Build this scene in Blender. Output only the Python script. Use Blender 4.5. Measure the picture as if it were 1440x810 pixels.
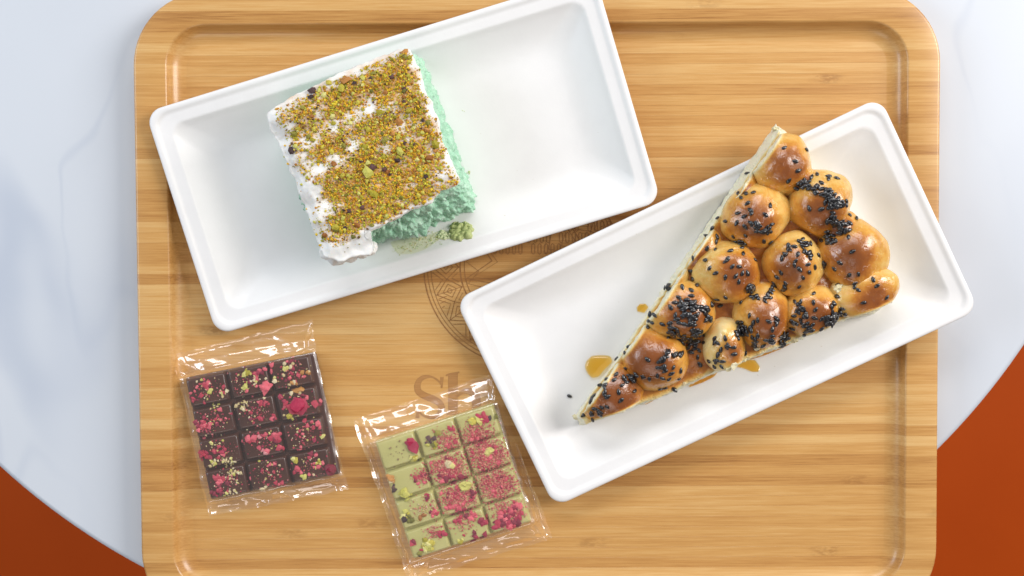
import bpy, bmesh, math, random
from mathutils import Vector, Matrix, noise
from mathutils.bvhtree import BVHTree
from mathutils.geometry import tessellate_polygon

for o in list(bpy.data.objects):
    bpy.data.objects.remove(o)
S = bpy.context.scene
COL = S.collection
rnd = random.Random(7)

# ------------------------------------------------------------------ camera
TILT = math.radians(2.0)
LOOK = Vector((0, 0, 0.028))
DIST = 0.6208
FPX = 1600.0
cd = bpy.data.cameras.new('camera')
cam = bpy.data.objects.new('camera', cd)
COL.objects.link(cam)
cam.location = LOOK + DIST * Vector((0, math.sin(TILT), math.cos(TILT)))
cam.rotation_euler = (-TILT, 0, 0)
cd.lens = 40
cd.sensor_width = 36
cd.clip_start = 0.02
cd.clip_end = 20
cd.dof.use_dof = True
cd.dof.focus_distance = 0.595
cd.dof.aperture_fstop = 9.0
S.camera = cam

def ray(px, py):
    f = -Vector((0, math.sin(TILT), math.cos(TILT)))
    u = Vector((0, math.cos(TILT), -math.sin(TILT)))
    return (f + Vector((1, 0, 0)) * ((px - 720) / FPX) - u * ((py - 405) / FPX)).normalized()

def P(px, py, z):
    r = ray(px, py)
    return cam.location + r * ((z - cam.location.z) / r.z)

# ------------------------------------------------------------------ world, lamps, exposure
W = bpy.data.worlds.new('World')
S.world = W
W.use_nodes = True
bg = W.node_tree.nodes['Background']
bg.inputs[0].default_value = (1.0, 0.97, 0.97, 1)
bg.inputs[1].default_value = 0.19

def area(name, loc, target, sx, sy, power, col):
    d = bpy.data.lights.new(name, 'AREA')
    d.shape = 'RECTANGLE'
    d.size, d.size_y = sx, sy
    d.energy = power
    d.color = col
    o = bpy.data.objects.new(name, d)
    COL.objects.link(o)
    o.location = loc
    o.rotation_euler = (Vector(target) - Vector(loc)).to_track_quat('-Z', 'Y').to_euler()
    return o
area('window_light', (1.25, 0.50, 0.95), (0, 0, 0), 0.6, 0.95, 25, (1.0, 0.97, 0.94))
area('window_light', (-0.10, 1.35, 1.15), (0, 0, 0), 1.5, 0.5, 16, (0.97, 0.98, 1.0))
area('window_light', (-1.40, 0.20, 0.90), (0, 0, 0), 0.9, 0.6, 11, (0.76, 0.88, 1.0))
area('added_highlight_light', (-0.25, -1.30, 1.25), (0, 0, 0), 1.0, 0.45, 4, (1.0, 0.93, 0.88))  # unseen source, added for crisp highlights on the lower wrapper flaps

S.render.engine = 'CYCLES'
vs = S.view_settings
vs.view_transform = 'Standard'
vs.look = 'None'
vs.exposure = -0.12
vs.gamma = 1.0
S.cycles.max_bounces = 10
S.cycles.transparent_max_bounces = 16

# ------------------------------------------------------------------ helpers
class G:
    """small node graph builder"""
    def __init__(s, name):
        s.m = bpy.data.materials.new(name)
        s.m.use_nodes = True
        s.t = s.m.node_tree
        s.t.nodes.clear()
        s.out = s.t.nodes.new('ShaderNodeOutputMaterial')
    def n(s, typ, **kw):
        nd = s.t.nodes.new(typ)
        for k, v in kw.items():
            setattr(nd, k, v)
        return nd
    def put(s, sock, v):
        if v is None:
            return
        if hasattr(v, 'is_output'):
            s.t.links.new(v, sock)
        elif isinstance(v, (tuple, list)) and len(v) == 3 and sock.type == 'RGBA':
            sock.default_value = (*v, 1)
        else:
            sock.default_value = v
    def M(s, op, a, b=None, c=None, clamp=False):
        nd = s.n('ShaderNodeMath', operation=op, use_clamp=clamp)
        for i, v in enumerate((a, b, c)):
            s.put(nd.inputs[i], v)
        return nd.outputs[0]
    def mix(s, f, a, b, blend='MIX'):
        nd = s.n('ShaderNodeMix', data_type='RGBA', blend_type=blend)
        s.put(nd.inputs[0], f)
        s.put(nd.inputs[6], a)
        s.put(nd.inputs[7], b)
        return nd.outputs[2]
    def ramp(s, f, stops, interp='LINEAR'):
        nd = s.n('ShaderNodeValToRGB')
        cr = nd.color_ramp
        cr.interpolation = interp
        while len(cr.elements) < len(stops):
            cr.elements.new(0.5)
        for e, (p, c) in zip(cr.elements, stops):
            e.position = p
            e.color = (*c, 1) if isinstance(c, (tuple, list)) else (c, c, c, 1)
        s.put(nd.inputs[0], f)
        return nd.outputs[0]
    def noise(s, vec, scale, detail=3, rough=0.55, dist=0.0, dim='3D'):
        nd = s.n('ShaderNodeTexNoise', noise_dimensions=dim)
        s.put(nd.inputs['Vector'], vec)
        nd.inputs['Scale'].default_value = scale
        nd.inputs['Detail'].default_value = detail
        nd.inputs['Roughness'].default_value = rough
        nd.inputs['Distortion'].default_value = dist
        return nd.outputs[0]
    def smooth(s, v, a, b):
        nd = s.n('ShaderNodeMapRange', interpolation_type='SMOOTHSTEP')
        s.put(nd.inputs[0], v)
        nd.inputs[1].default_value = a
        nd.inputs[2].default_value = b
        return nd.outputs[0]
    def obj(s, ref=None):
        nd = s.n('ShaderNodeTexCoord')
        if ref:
            nd.object = ref
        return nd.outputs['Object']
    def scale(s, vec, sc, off=None):
        nd = s.n('ShaderNodeVectorMath', operation='MULTIPLY')
        s.put(nd.inputs[0], vec)
        nd.inputs[1].default_value = sc
        return nd.outputs[0]
    def bump(s, h, strength=0.3, dist=0.001, nrm=None):
        nd = s.n('ShaderNodeBump')
        nd.inputs['Strength'].default_value = strength
        nd.inputs['Distance'].default_value = dist
        s.put(nd.inputs['Height'], h)
        if nrm:
            s.put(nd.inputs['Normal'], nrm)
        return nd.outputs[0]
    def attr(s, name):
        return s.n('ShaderNodeAttribute', attribute_name=name)
    def bsdf(s, color, rough=0.5, normal=None, **kw):
        nd = s.n('ShaderNodeBsdfPrincipled')
        s.put(nd.inputs['Base Color'], color)
        s.put(nd.inputs['Roughness'], rough)
        s.put(nd.inputs['Normal'], normal)
        for k, v in kw.items():
            s.put(nd.inputs[k.replace('_', ' ')], v)
        s.t.links.new(nd.outputs[0], s.out.inputs[0])
        return nd

def mesh(name, verts, faces, mat=None, smooth=True):
    me = bpy.data.meshes.new(name)
    me.from_pydata([tuple(v) for v in verts], [], faces)
    me.validate()
    if mat:
        me.materials.append(mat)
    if smooth:
        me.polygons.foreach_set('use_smooth', [True] * len(me.polygons))
    me.update()
    return me

def obj(name, me, parent=None, loc=None):
    o = bpy.data.objects.new(name, me)
    COL.objects.link(o)
    if loc is not None:
        o.location = loc
    if parent:
        o.parent = parent
    return o

def thing(name, label, cat, loc=(0, 0, 0), rz=0.0, group=None):
    o = bpy.data.objects.new(name, None)
    o.empty_display_size = 0.02
    COL.objects.link(o)
    o.location = loc
    o.rotation_euler = (0, 0, rz)
    tag(o, label, cat, group)
    return o

def tag(o, label=None, cat=None, group=None, kind=None):
    if label: o['label'] = label
    if cat: o['category'] = cat
    if group: o['group'] = group
    if kind: o['kind'] = kind
    return o

def rrect(a, b, r, n=8, side=12):
    """ring of a rounded rectangle, counter-clockwise, half sizes a, b"""
    pts = []
    cs = [(a - r, b - r, 0), (-a + r, b - r, 90), (-a + r, -b + r, 180), (a - r, -b + r, 270)]
    arcs = []
    for cx, cy, a0 in cs:
        arcs.append([(cx + r * math.cos(math.radians(a0 + 90 * k / n)), cy + r * math.sin(math.radians(a0 + 90 * k / n))) for k in range(n + 1)])
    for i in range(4):
        pts += arcs[i]
        p, q = arcs[i][-1], arcs[(i + 1) % 4][0]
        for k in range(1, side):
            t = k / side
            pts.append((p[0] + (q[0] - p[0]) * t, p[1] + (q[1] - p[1]) * t))
    return pts

def loft(rings, cap0=False, cap1=False, closed=True):
    v, f = [], []
    n = len(rings[0])
    for r in rings:
        v += r
    for i in range(len(rings) - 1):
        for k in range(n if closed else n - 1):
            a, b = i * n + k, i * n + (k + 1) % n
            f.append((a, b, b + n, a + n))
    if cap0:
        f.append(tuple(reversed(range(n))))
    if cap1:
        f.append(tuple(range((len(rings) - 1) * n, len(rings) * n)))
    if cap0 or cap1:
        bm = bmesh.new()
        bv = [bm.verts.new(q) for q in v]
        for q in f:
            bm.faces.new([bv[i] for i in q])
        bmesh.ops.recalc_face_normals(bm, faces=bm.faces)
        bm.verts.index_update()
        f = [tuple(w.index for w in q.verts) for q in bm.faces]
        bm.free()
    return v, f

def fbm(p, sc, oct=3, H=0.9):
    return noise.fractal(Vector(p) * sc, H, 2.0, oct)

def resample(poly, n):
    L = [0]
    m = len(poly)
    for i in range(m):
        L.append(L[-1] + (Vector(poly[(i + 1) % m]) - Vector(poly[i])).length)
    out = []
    i = 0
    for k in range(n):
        d = L[-1] * k / n
        while L[i + 1] < d:
            i += 1
        t = (d - L[i]) / max(1e-9, L[i + 1] - L[i])
        out.append(Vector(poly[i]).lerp(Vector(poly[(i + 1) % m]), t))
    return out

def inside(p, poly):
    x, y = p[0], p[1]
    c = False
    j = len(poly) - 1
    for i in range(len(poly)):
        xi, yi, xj, yj = poly[i][0], poly[i][1], poly[j][0], poly[j][1]
        if (yi > y) != (yj > y) and x < (xj - xi) * (y - yi) / (yj - yi) + xi:
            c = not c
        j = i
    return c

def sstep(a, b, x):
    t = min(1, max(0, (x - a) / (b - a)))
    return t * t * (3 - 2 * t)

# ------------------------------------------------------------------ materials of the setting
def mat_floor():
    g = G('orange_floor')
    c = g.obj()
    n1 = g.noise(c, 3.0, 4)
    n2 = g.noise(c, 300, 3)
    col = g.ramp(n1, [(0.3, (0.47, 0.062, 0.003)), (0.7, (0.54, 0.078, 0.005))])
    g.bsdf(col, 0.5, g.bump(n2, 0.05, 0.001), Specular_IOR_Level=0.12)
    return g.m

def mat_marble():
    g = G('white_marble')
    c = g.obj()
    w = g.n('ShaderNodeVectorMath', operation='ADD')
    nd = g.n('ShaderNodeTexNoise')
    g.put(nd.inputs['Vector'], c)
    nd.inputs['Scale'].default_value = 4.0
    nd.inputs['Detail'].default_value = 4
    g.put(w.inputs[0], g.scale(c, (1, 0.30, 1)))
    g.put(w.inputs[1], g.scale(nd.outputs[1], (0.10, 0.05, 0)))
    v = g.noise(w.outputs[0], 7.5, 2, 0.5)
    vein = g.M('SUBTRACT', 1.0, g.smooth(g.M('ABSOLUTE', g.M('SUBTRACT', v, 0.5)), 0.0, 0.045))
    v2 = g.noise(w.outputs[0], 13.0, 2, 0.5)
    vein2 = g.M('SUBTRACT', 1.0, g.smooth(g.M('ABSOLUTE', g.M('SUBTRACT', v2, 0.47)), 0.0, 0.022))
    patch = g.smooth(g.noise(c, 5.0, 3), 0.42, 0.66)
    f = g.M('MULTIPLY', g.M('ADD', g.M('MULTIPLY', vein, 0.75), g.M('MULTIPLY', vein2, 0.35)), g.M('ADD', 0.15, patch), clamp=True)
    col = g.mix(f, (0.655, 0.69, 0.745), (0.49, 0.54, 0.635))
    cloud = g.smooth(g.noise(c, 3.2, 4), 0.35, 0.75)
    col = g.mix(g.M('MULTIPLY', cloud, 0.35), col, (0.55, 0.59, 0.665))
    g.bsdf(col, 0.32)
    return g.m

def mat_metal():
    g = G('dark_metal')
    g.bsdf((0.03, 0.03, 0.03), 0.4, Metallic=0.6)
    return g.m

# ------------------------------------------------------------------ floor and table
fl = obj('floor', mesh('floor', [(-4, -4, -0.74), (4, -4, -0.74), (4, 4, -0.74), (-4, 4, -0.74)], [(0, 1, 2, 3)], mat_floor()))
fl['kind'] = 'structure'

def circle3(a, b, c):
    ax, ay, bx, by, cx, cy = a.x, a.y, b.x, b.y, c.x, c.y
    d = 2 * (ax * (by - cy) + bx * (cy - ay) + cx * (ay - by))
    ux = ((ax**2 + ay**2) * (by - cy) + (bx**2 + by**2) * (cy - ay) + (cx**2 + cy**2) * (ay - by)) / d
    uy = ((ax**2 + ay**2) * (cx - bx) + (bx**2 + by**2) * (ax - cx) + (cx**2 + cy**2) * (bx - ax)) / d
    return Vector((ux, uy, 0)), math.hypot(ax - ux, ay - uy)
TC, TR = circle3(P(0, 659, 0), P(202, 801, 0), P(1440, 489, 0))
print('TABLE', TC, TR)
table = thing('round_table', 'round white veined marble table carrying the bamboo tray', 'table', (TC.x, TC.y, -0.74))
def lathe(name, prof, mat, parent, n=128):
    rings = [[(r * math.cos(2 * math.pi * k / n), r * math.sin(2 * math.pi * k / n), z) for k in range(n)] for r, z in prof]
    v, f = loft(rings, True, True)
    return obj(name, mesh(name, v, f, mat), parent)
TT = lathe('table_top', [(TR - 0.004, 0.715), (TR - 0.0006, 0.7165), (TR, 0.719), (TR, 0.737), (TR - 0.0008, 0.7392), (TR - 0.003, 0.74)], mat_marble(), table, 256)
for p in TT.data.polygons:
    if len(p.vertices) > 4: p.use_smooth = False
mm = mat_metal()
lathe('pedestal', [(0.04, 0.02), (0.032, 0.06), (0.03, 0.6), (0.05, 0.70), (0.12, 0.714)], mm, table, 48)
lathe('pedestal_base', [(0.24, 0.0), (0.24, 0.008), (0.2, 0.016), (0.04, 0.022)], mm, table, 64)

# ------------------------------------------------------------------ bamboo tray
ZF, ZR = 0.008, 0.0155            # tray floor, tray rim
tl, tr, bl = P(190, -13, ZR), P(1325.5, -17, ZR), P(196, 874, ZR)
tcx = (P(190, 200, ZR).x + P(1323.5, 200, ZR).x) / 2
tcy = (P(757, -15, ZR).y + P(757, 874, ZR).y) / 2
TA, TB = 0.2235, (P(757, -15, ZR).y - P(757, 874, ZR).y) / 2
print('TRAY', tcx, tcy, TA, TB)
tray = thing('serving_tray', 'rectangular bamboo serving tray with rounded corners and engraved emblem', 'tray', (tcx, tcy, 0), math.radians(0.3))
SW = 0.0058                       # width of one bamboo strip

def mat_bamboo():
    g = G('bamboo')
    c = g.obj(tray)
    sep = g.n('ShaderNodeSeparateXYZ')
    g.put(sep.inputs[0], c)
    x, y, z = sep.outputs
    idx = g.M('FLOOR', g.M('ADD', g.M('DIVIDE', y, SW), 0.5))
    wn = g.n('ShaderNodeTexWhiteNoise', noise_dimensions='1D')
    g.put(wn.inputs['W'], g.M('ADD', idx, 0.37))
    r1 = wn.outputs[0]
    sp = g.n('ShaderNodeSeparateColor')
    g.put(sp.inputs[0], wn.outputs[1])
    r2, r3 = sp.outputs[1], sp.outputs[2]
    cmb = g.n('ShaderNodeCombineXYZ')
    g.put(cmb.inputs[0], g.M('ADD', g.M('MULTIPLY', x, 15.0), g.M('MULTIPLY', r1, 40)))
    g.put(cmb.inputs[1], g.M('MULTIPLY', y, 640.0))
    g.put(cmb.inputs[2], g.M('MULTIPLY', z, 300.0))
    fine = g.noise(cmb.outputs[0], 1.9, 5, 0.72)
    cmb2 = g.n('ShaderNodeCombineXYZ')
    g.put(cmb2.inputs[0], g.M('ADD', g.M('MULTIPLY', x, 9.0), g.M('MULTIPLY', r3, 60)))
    g.put(cmb2.inputs[1], g.M('MULTIPLY', y, 130.0))
    g.put(cmb2.inputs[2], g.M('MULTIPLY', z, 60.0))
    broad = g.noise(cmb2.outputs[0], 1.0, 3, 0.5, 0.6)
    big = g.noise(g.scale(c, (2.0, 14.0, 1.0)), 1.0, 2)
    tone = g.M('ADD', g.M('ADD', -0.02, g.M('MULTIPLY', r1, 0.28)), g.M('MULTIPLY', fine, 0.62))
    tone = g.M('ADD', tone, g.M('MULTIPLY', broad, 0.28))
    tone = g.M('ADD', tone, g.M('MULTIPLY', g.M('SUBTRACT', big, 0.5), 0.22))
    col = g.ramp(tone, [(0.30, (0.33, 0.138, 0.034)), (0.45, (0.535, 0.262, 0.073)), (0.60, (0.64, 0.343, 0.106)), (0.80, (0.755, 0.475, 0.19))])
    # nodes of the cane: one dark scar on a strip now and then
    ph = g.M('FRACT', g.M('ADD', g.M('DIVIDE', x, 0.43), g.M('MULTIPLY', r2, 3.7)))
    dx = g.M('MULTIPLY', g.M('ABSOLUTE', g.M('SUBTRACT', ph, 0.5)), 0.43)
    warp = g.M('MULTIPLY', g.M('SUBTRACT', g.noise(c, 130, 2), 0.5), 0.010)
    dx = g.M('ABSOLUTE', g.M('ADD', dx, warp))
    yy = g.M('ABSOLUTE', g.M('SUBTRACT', g.M('FRACT', g.M('ADD', g.M('DIVIDE', y, SW), 0.5)), 0.5))
    scar = g.M('SUBTRACT', 1.0, g.smooth(dx, 0.0015, 0.0125))
    scar = g.M('MULTIPLY', scar, g.M('SUBTRACT', 1.0, g.smooth(yy, 0.30, 0.56)))
    scar = g.M('MULTIPLY', scar, g.smooth(g.noise(g.scale(c, (240, 620, 300)), 1.0, 2), 0.30, 0.62))
    scar = g.M('MULTIPLY', scar, g.smooth(r3, 0.30, 1.0))
    col = g.mix(g.M('MULTIPLY', scar, 0.55), col, (0.30, 0.125, 0.030))
    seam = g.smooth(yy, 0.455, 0.5)
    col = g.mix(g.M('MULTIPLY', seam, g.M('MULTIPLY', g.M('MULTIPLY', r2, r2), 0.35)), col, (0.34, 0.15, 0.04))
    h = g.M('ADD', g.M('MULTIPLY', fine, 0.7), g.M('MULTIPLY', scar, -0.5))
    g.bsdf(col, g.M('ADD', 0.30, g.M('MULTIPLY', fine, 0.16)), g.bump(h, 0.12, 0.0006), Coat_Weight=0.45, Coat_Roughness=0.20)
    return g.m
BAMBOO = mat_bamboo()

RO, FR, CV = 0.0405, 0.0186, 0.0102      # outer radius, frame width, cove radius
prof = []                                 # (inset, z)
for k in range(7):
    a = math.radians(90 * k / 6)
    prof.append((0.0016 * (1 - math.sin(a)), 0.0016 * (1 - math.cos(a))))
prof = [(0.0016, 0.0), (0.0005, 0.0005), (0.0, 0.0016), (0.0, ZR - 0.0018), (0.0004, ZR - 0.0007), (0.0011, ZR - 0.0001), (0.0018, ZR)]
prof += [(FR - 0.0012, ZR), (FR - 0.0005, ZR - 0.0002), (FR, ZR - 0.0008)]
for k in range(1, 11):
    a = math.radians(90 * k / 10)
    prof.append((FR + 0.0006 + CV * (1 - math.cos(a)), ZR - 0.0008 - (ZR - 0.0008 - ZF + 0.0001) * math.sin(a)))
rings = [[(px_, py_, z) for px_, py_ in rrect(TA - i, TB - i, max(0.004, RO - i), 14, 30)] for i, z in prof]
v, f = loft(rings)
obj('rim', mesh('rim', v, f, BAMBOO), tray)
# floor strips, one object each, sharing one mesh (chamfered arrises)
LX = TA - FR - 0.001
hw = SW / 2 - 0.00001
cs = [(-hw, 0.0006), (hw, 0.0006), (hw, ZF - 0.00006), (hw - 0.00008, ZF), (-hw + 0.00008, ZF), (-hw, ZF - 0.00006)]
v, f = loft([[(-LX, a, b) for a, b in cs], [(LX, a, b) for a, b in cs]], True, True)
f = [tuple(reversed(q)) for q in f]
STRIP = mesh('bamboo_strip', v, f, BAMBOO, False)
bm = bmesh.new(); bm.from_mesh(STRIP); bmesh.ops.recalc_face_normals(bm, faces=bm.faces); bm.to_mesh(STRIP); bm.free()
nst = int((TB - FR) / SW)
for k in range(-nst, nst + 1):
    obj('bamboo_strip', STRIP, tray, (0, k * SW, 0))

# engraving burnt into the tray floor
def mat_burn(name, c1, c2):
    g = G(name)
    c = g.obj()
    n1 = g.noise(g.scale(c, (60, 900, 1)), 1.0, 3)
    g.bsdf(g.ramp(n1, [(0.3, c1), (0.7, c2)]), 0.7)
    return g.m
BURN = mat_burn('burnt_line', (0.30, 0.135, 0.042), (0.42, 0.20, 0.065))
BURN2 = mat_burn('burnt_fill', (0.36, 0.165, 0.048), (0.48, 0.235, 0.072))
TINV = Matrix.Translation((tcx, tcy, 0)) @ Matrix.Rotation(math.radians(0.3), 4, 'Z')
TINV = TINV.inverted()
def T(px, py, z=ZF):
    q = P(px, py, ZF)
    q = TINV @ q
    return Vector((q.x, q.y, z))
class Ribbons:
    def __init__(s): s.v, s.f = [], []
    def line(s, pts, w, z, closed=False):
        n = len(pts)
        base = len(s.v)
        for i in range(n):
            a = pts[(i - 1) % n] if (closed or i > 0) else pts[i]
            b = pts[(i + 1) % n] if (closed or i < n - 1) else pts[i]
            d = (b - a); d.z = 0
            if d.length < 1e-9: d = Vector((1, 0, 0))
            d.normalize()
            nn = Vector((-d.y, d.x, 0))
            ww = w[i] if isinstance(w, (list, tuple)) else w
            s.v.append(Vector((pts[i].x, pts[i].y, z)) + nn * ww / 2)
            s.v.append(Vector((pts[i].x, pts[i].y, z)) - nn * ww / 2)
        m = n if closed else n - 1
        for i in range(m):
            j = (i + 1) % n
            s.f.append((base + 2 * i, base + 2 * i + 1, base + 2 * j + 1, base + 2 * j))
    def build(s, name, mat, parent):
        me = mesh(name, s.v, s.f, mat, False)
        bm = bmesh.new(); bm.from_mesh(me)
        for q in bm.faces:
            if q.normal.z < 0: q.normal_flip()
        bm.to_mesh(me); bm.free()
        return obj(name, me, parent)
R = Ribbons()
EC = T(735, 375)
PXM = 0.000400
def pol(r, a): return Vector((EC.x + r * PXM * math.cos(a), EC.y + r * PXM * math.sin(a), 0))
ZE = ZF + 0.00012
for r_, w in ((139, 0.0007), (134, 0.0004), (129, 0.0004), (88, 0.0007), (82, 0.0004)):
    R.line([pol(r_, 2 * math.pi * k / 160) for k in range(160)], w, ZE, True)
NS = 20
for k in range(NS):
    a0, a1 = 2 * math.pi * k / NS, 2 * math.pi * (k + 1) / NS
    am = (a0 + a1) / 2
    z1 = ZE + 0.00003
    R.line([pol(127, a0), pol(108, am), pol(127, a1)], 0.0005, z1)
    R.line([pol(90, a0), pol(108, am), pol(90, a1)], 0.0005, z1)
    R.line([pol(127, a0 + .06), pol(114, am), pol(127, a1 - .06)], 0.00035, z1 + .00001)
    R.line([pol(92, a0 + .09), pol(101, am), pol(92, a1 - .09)], 0.00035, z1 + .00001)
    R.line([pol(118, a0), pol(108, a0 + .09), pol(98, a0), pol(108, a0 - .09)], 0.00045, z1 + .00002, True)
    R.line([pol(112, a0), pol(108, a0 + .035), pol(104, a0), pol(108, a0 - .035)], 0.0004, z1 + .00002, True)
    R.line([pol(88, a0), pol(128, a0 + .0)], 0.00035, z1 - .00001)
    if k % 2: 
        for j in (1, 2, 3):
            R.line([pol(127, a0 + .05 * j), pol(127 - 16 + 4 * j, a0 + .05 * j)], 0.0004, z1 + .00003)
for ro, ri, w in ((80, 44, 0.0008), (70, 36, 0.0004)):
    R.line([pol(ro if k % 2 == 0 else ri, math.pi * k / 8 + .2) for k in range(16)], w, ZE + .00005, True)
R.line([pol(80 if k % 2 else 62, math.pi * k / 16 + .1) for k in range(32)], 0.00035, ZE + .00006, True)
for row, (y, x0, x1) in enumerate(((350, 696, 800), (334, 735, 850), (318, 775, 860))):
    x = x0
    i = 0
    while x < x1:
        i += 1
        if i % 6 == 0:
            x += 9; continue
        h, w_ = 5.5, 2.2
        R.line([T(x - w_, y - h), T(x, y - h - 2), T(x + w_, y - h), T(x + w_, y + h), T(x, y + h + 2), T(x - w_, y + h)], 0.00045, ZE + .00007, True)
        x += 9.0
R.build('engraved_emblem', BURN, tray)
# the letters S and h
def bez(pts, n=14):
    out = []
    for i in range(0, len(pts) - 3, 3):
        a, b, c, d = [Vector((*q, 0)) for q in pts[i:i + 4]]
        for k in range(n + (1 if i + 4 >= len(pts) else 0)):
            t = k / n
            out.append(a * (1 - t)**3 + b * 3 * t * (1 - t)**2 + c * 3 * t * t * (1 - t) + d * t**3)
    return out
for mat_, dz, ex, nm in ((BURN, 0.00006, 0.00040, 'engraved_letter_outline'), (BURN2, 0.00012, 0.0, 'engraved_letter')):
    L = Ribbons()
    sp = bez([(621, 541), (614, 531), (607, 529.5), (602, 529.5), (593, 529.5), (586, 536), (587, 546), (588, 560), (619, 558), (621, 573), (622, 584), (612, 587), (605, 587), (597, 587), (590, 582), (587, 575)])
    n = len(sp)
    L.line([T(q.x, q.y) for q in sp], [0.0006 + ex + 0.0030 * math.sin(math.pi * min(1, max(0, (i / (n - 1) - .12) / .76)))**1.2 for i in range(n)], ZF + dz)
    L.line([T(621.5, 530), T(621, 546)], [0.0016 + ex, 0.0005 + ex], ZF + dz + .00001)
    L.line([T(587.5, 572), T(587, 588)], [0.0005 + ex, 0.0018 + ex], ZF + dz + .00001)
    L.line([T(637, 525.5), T(637, 582)], 0.0050 + ex, ZF + dz)
    L.line([T(627, 528), T(633, 526.5), T(646, 523.5)], [0.0005 + ex, 0.0011 + ex, 0.0005 + ex], ZF + dz + .00001)
    L.line([T(627, 582), T(648, 582)], 0.0008 + ex, ZF + dz + .00001)
    ar = bez([(643, 558), (648, 549), (662, 546), (668, 556), (670, 560), (670, 570), (670, 582)])
    L.line([T(q.x, q.y) for q in ar], [0.0006 + ex + 0.004 * min(1, i / 14) for i in range(len(ar))], ZF + dz)
    L.line([T(660, 582), T(680, 582)], 0.0008 + ex, ZF + dz + .00001)
    L.build(nm, mat_, tray)

# ------------------------------------------------------------------ moulded plates
def mat_pulp():
    g = G('moulded_fibre')
    c = g.obj()
    n1 = g.noise(c, 900, 3)
    n2 = g.noise(c, 60, 3)
    col = g.mix(g.smooth(n2, 0.3, 0.8), (0.875, 0.86, 0.855), (0.85, 0.835, 0.83))
    speck = g.smooth(g.noise(c, 420, 1), 0.80, 0.84)
    col = g.mix(g.M('MULTIPLY', speck, 0.5), col, (0.55, 0.47, 0.38))
    g.bsdf(col, 0.42, g.bump(g.M('ADD', n1, g.M('MULTIPLY', n2, 1.5)), 0.06, 0.0006))
    return g.m
PULP = mat_pulp()
PA, PB, PDEEP = 0.1282, 0.0641, 0.64
top_prof = [(0.0002, 17.6), (0.0, 18.6), (0.2, 19.5), (0.7, 20.1), (1.6, 20.35), (2.7, 20.2), (3.5, 19.5), (4.3, 18.6), (5.4, 18.1), (9.6, 17.9), (10.4, 17.6), (11.2, 16.7), (12.2, 15.3), (14.5, 12.8), (18, 9.4), (21.5, 6.3), (25, 3.9), (28, 2.45), (30.5, 1.6), (33, 1.2), (37, 1.05)]
def plate_mesh():
    rings = []
    under = [(38, 0.0), (33, 0.15), (30.0, 0.6), (27, 1.5), (23.5, 3.1), (19.5, 5.8), (15.5, 9.4), (11.0, 14.0), (9.0, 16.2), (6.0, 17.7), (3.0, 18.9), (1.5, 18.9), (0.8, 18.3), (0.5, 17.7)]
    for i, z in under + top_prof:
        i, z = i / 1000, z / 1000
        r = 0.0088 if i < 0.004 else 0.0075 + 0.002 * sstep(0.012, 0.03, i)
        z *= PDEEP
        rings.append([(x, y, z + 0.00018 * fbm((x, y, 0), 25, 2)) for x, y in rrect(PA - i, PB - i, r, 8, 20)])
    v, f = loft(rings, True, True)
    return mesh('plate', v, f, PULP)
PM = plate_mesh()
def place_plate(cx, cy, zc, ang, pitch, label, roll=0.0):
    c = P(cx, cy, zc)
    o = obj('plate', PM)
    tag(o, label, 'plate', 'rectangular white plates')
    M_ = Matrix.Rotation(ang, 4, 'Z') @ Matrix.Rotation(-pitch, 4, 'Y') @ Matrix.Rotation(roll, 4, 'X')
    o.matrix_world = Matrix.Translation((c.x, c.y, 0)) @ M_
    return o
def avg(*q): return sum(a for a, b in q) / len(q), sum(b for a, b in q) / len(q)
c1 = avg((208.7, 157.9), (300, 470.5), (926.5, 282.5), (834.5, -34))
c2 = avg((638, 422.5), (781.5, 719), (1374.5, 433), (1234, 139))
PP1, PR1 = math.radians(1.0), math.radians(2.0)
plate1 = place_plate(*c1, 0.0237, math.radians(16.75), PP1, 'white rectangular plate under the square of green cake', PR1)
plate1.location.z = ZF + 0.0002 + math.sin(PP1) * (PA - 0.033) + math.sin(PR1) * (PB - 0.033)
PITCH = math.radians(2.0)
plate2 = place_plate(*c2, 0.0245, math.radians(25.55), PITCH, 'white rectangular plate under the triangular wedge of bread')
plate2.location.z = ZF + 0.0002 + math.sin(PITCH) * (PA - 0.033)
bpy.context.view_layer.update()
M2 = plate2.matrix_world.copy()
M1 = plate1.matrix_world.copy()
def zf1(x, y): return zf2(x, y, M1)
def zf2(x, y, M2=M2):
    """height of the inner floor of a tilted plate"""
    n_ = (M2.to_3x3() @ Vector((0, 0, 1)))
    p0 = M2 @ Vector((0, 0, 0.00105 * PDEEP))
    return p0.z - (n_.x * (x - p0.x) + n_.y * (y - p0.y)) / n_.z
ZP1 = zf1(*P(525, 225, 0.011).xy)
print('ZP1', ZP1)

# ------------------------------------------------------------------ food materials
def mat_sponge():
    g = G('mint_sponge')
    c = g.obj()
    n1 = g.noise(c, 120, 4, 0.6)
    n2 = g.noise(c, 700, 3, 0.6)
    n1 = g.M('ADD', g.M('MULTIPLY', n1, 0.6), g.M('MULTIPLY', n2, 0.4))
    col = g.ramp(n1, [(0.30, (0.28, 0.57, 0.38)), (0.50, (0.42, 0.70, 0.51)), (0.68, (0.62, 0.83, 0.67))])
    vo = g.n('ShaderNodeTexVoronoi')
    g.put(vo.inputs['Vector'], c); vo.inputs['Scale'].default_value = 420
    h = g.M('ADD', n2, g.M('MULTIPLY', g.smooth(vo.outputs[0], 0.0, 0.5), 0.8))
    g.bsdf(col, 0.75, g.bump(h, 0.7, 0.0012), Subsurface_Weight=0.15, Subsurface_Radius=(0.002, 0.003, 0.002), Subsurface_Scale=1.0)
    return g.m
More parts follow.
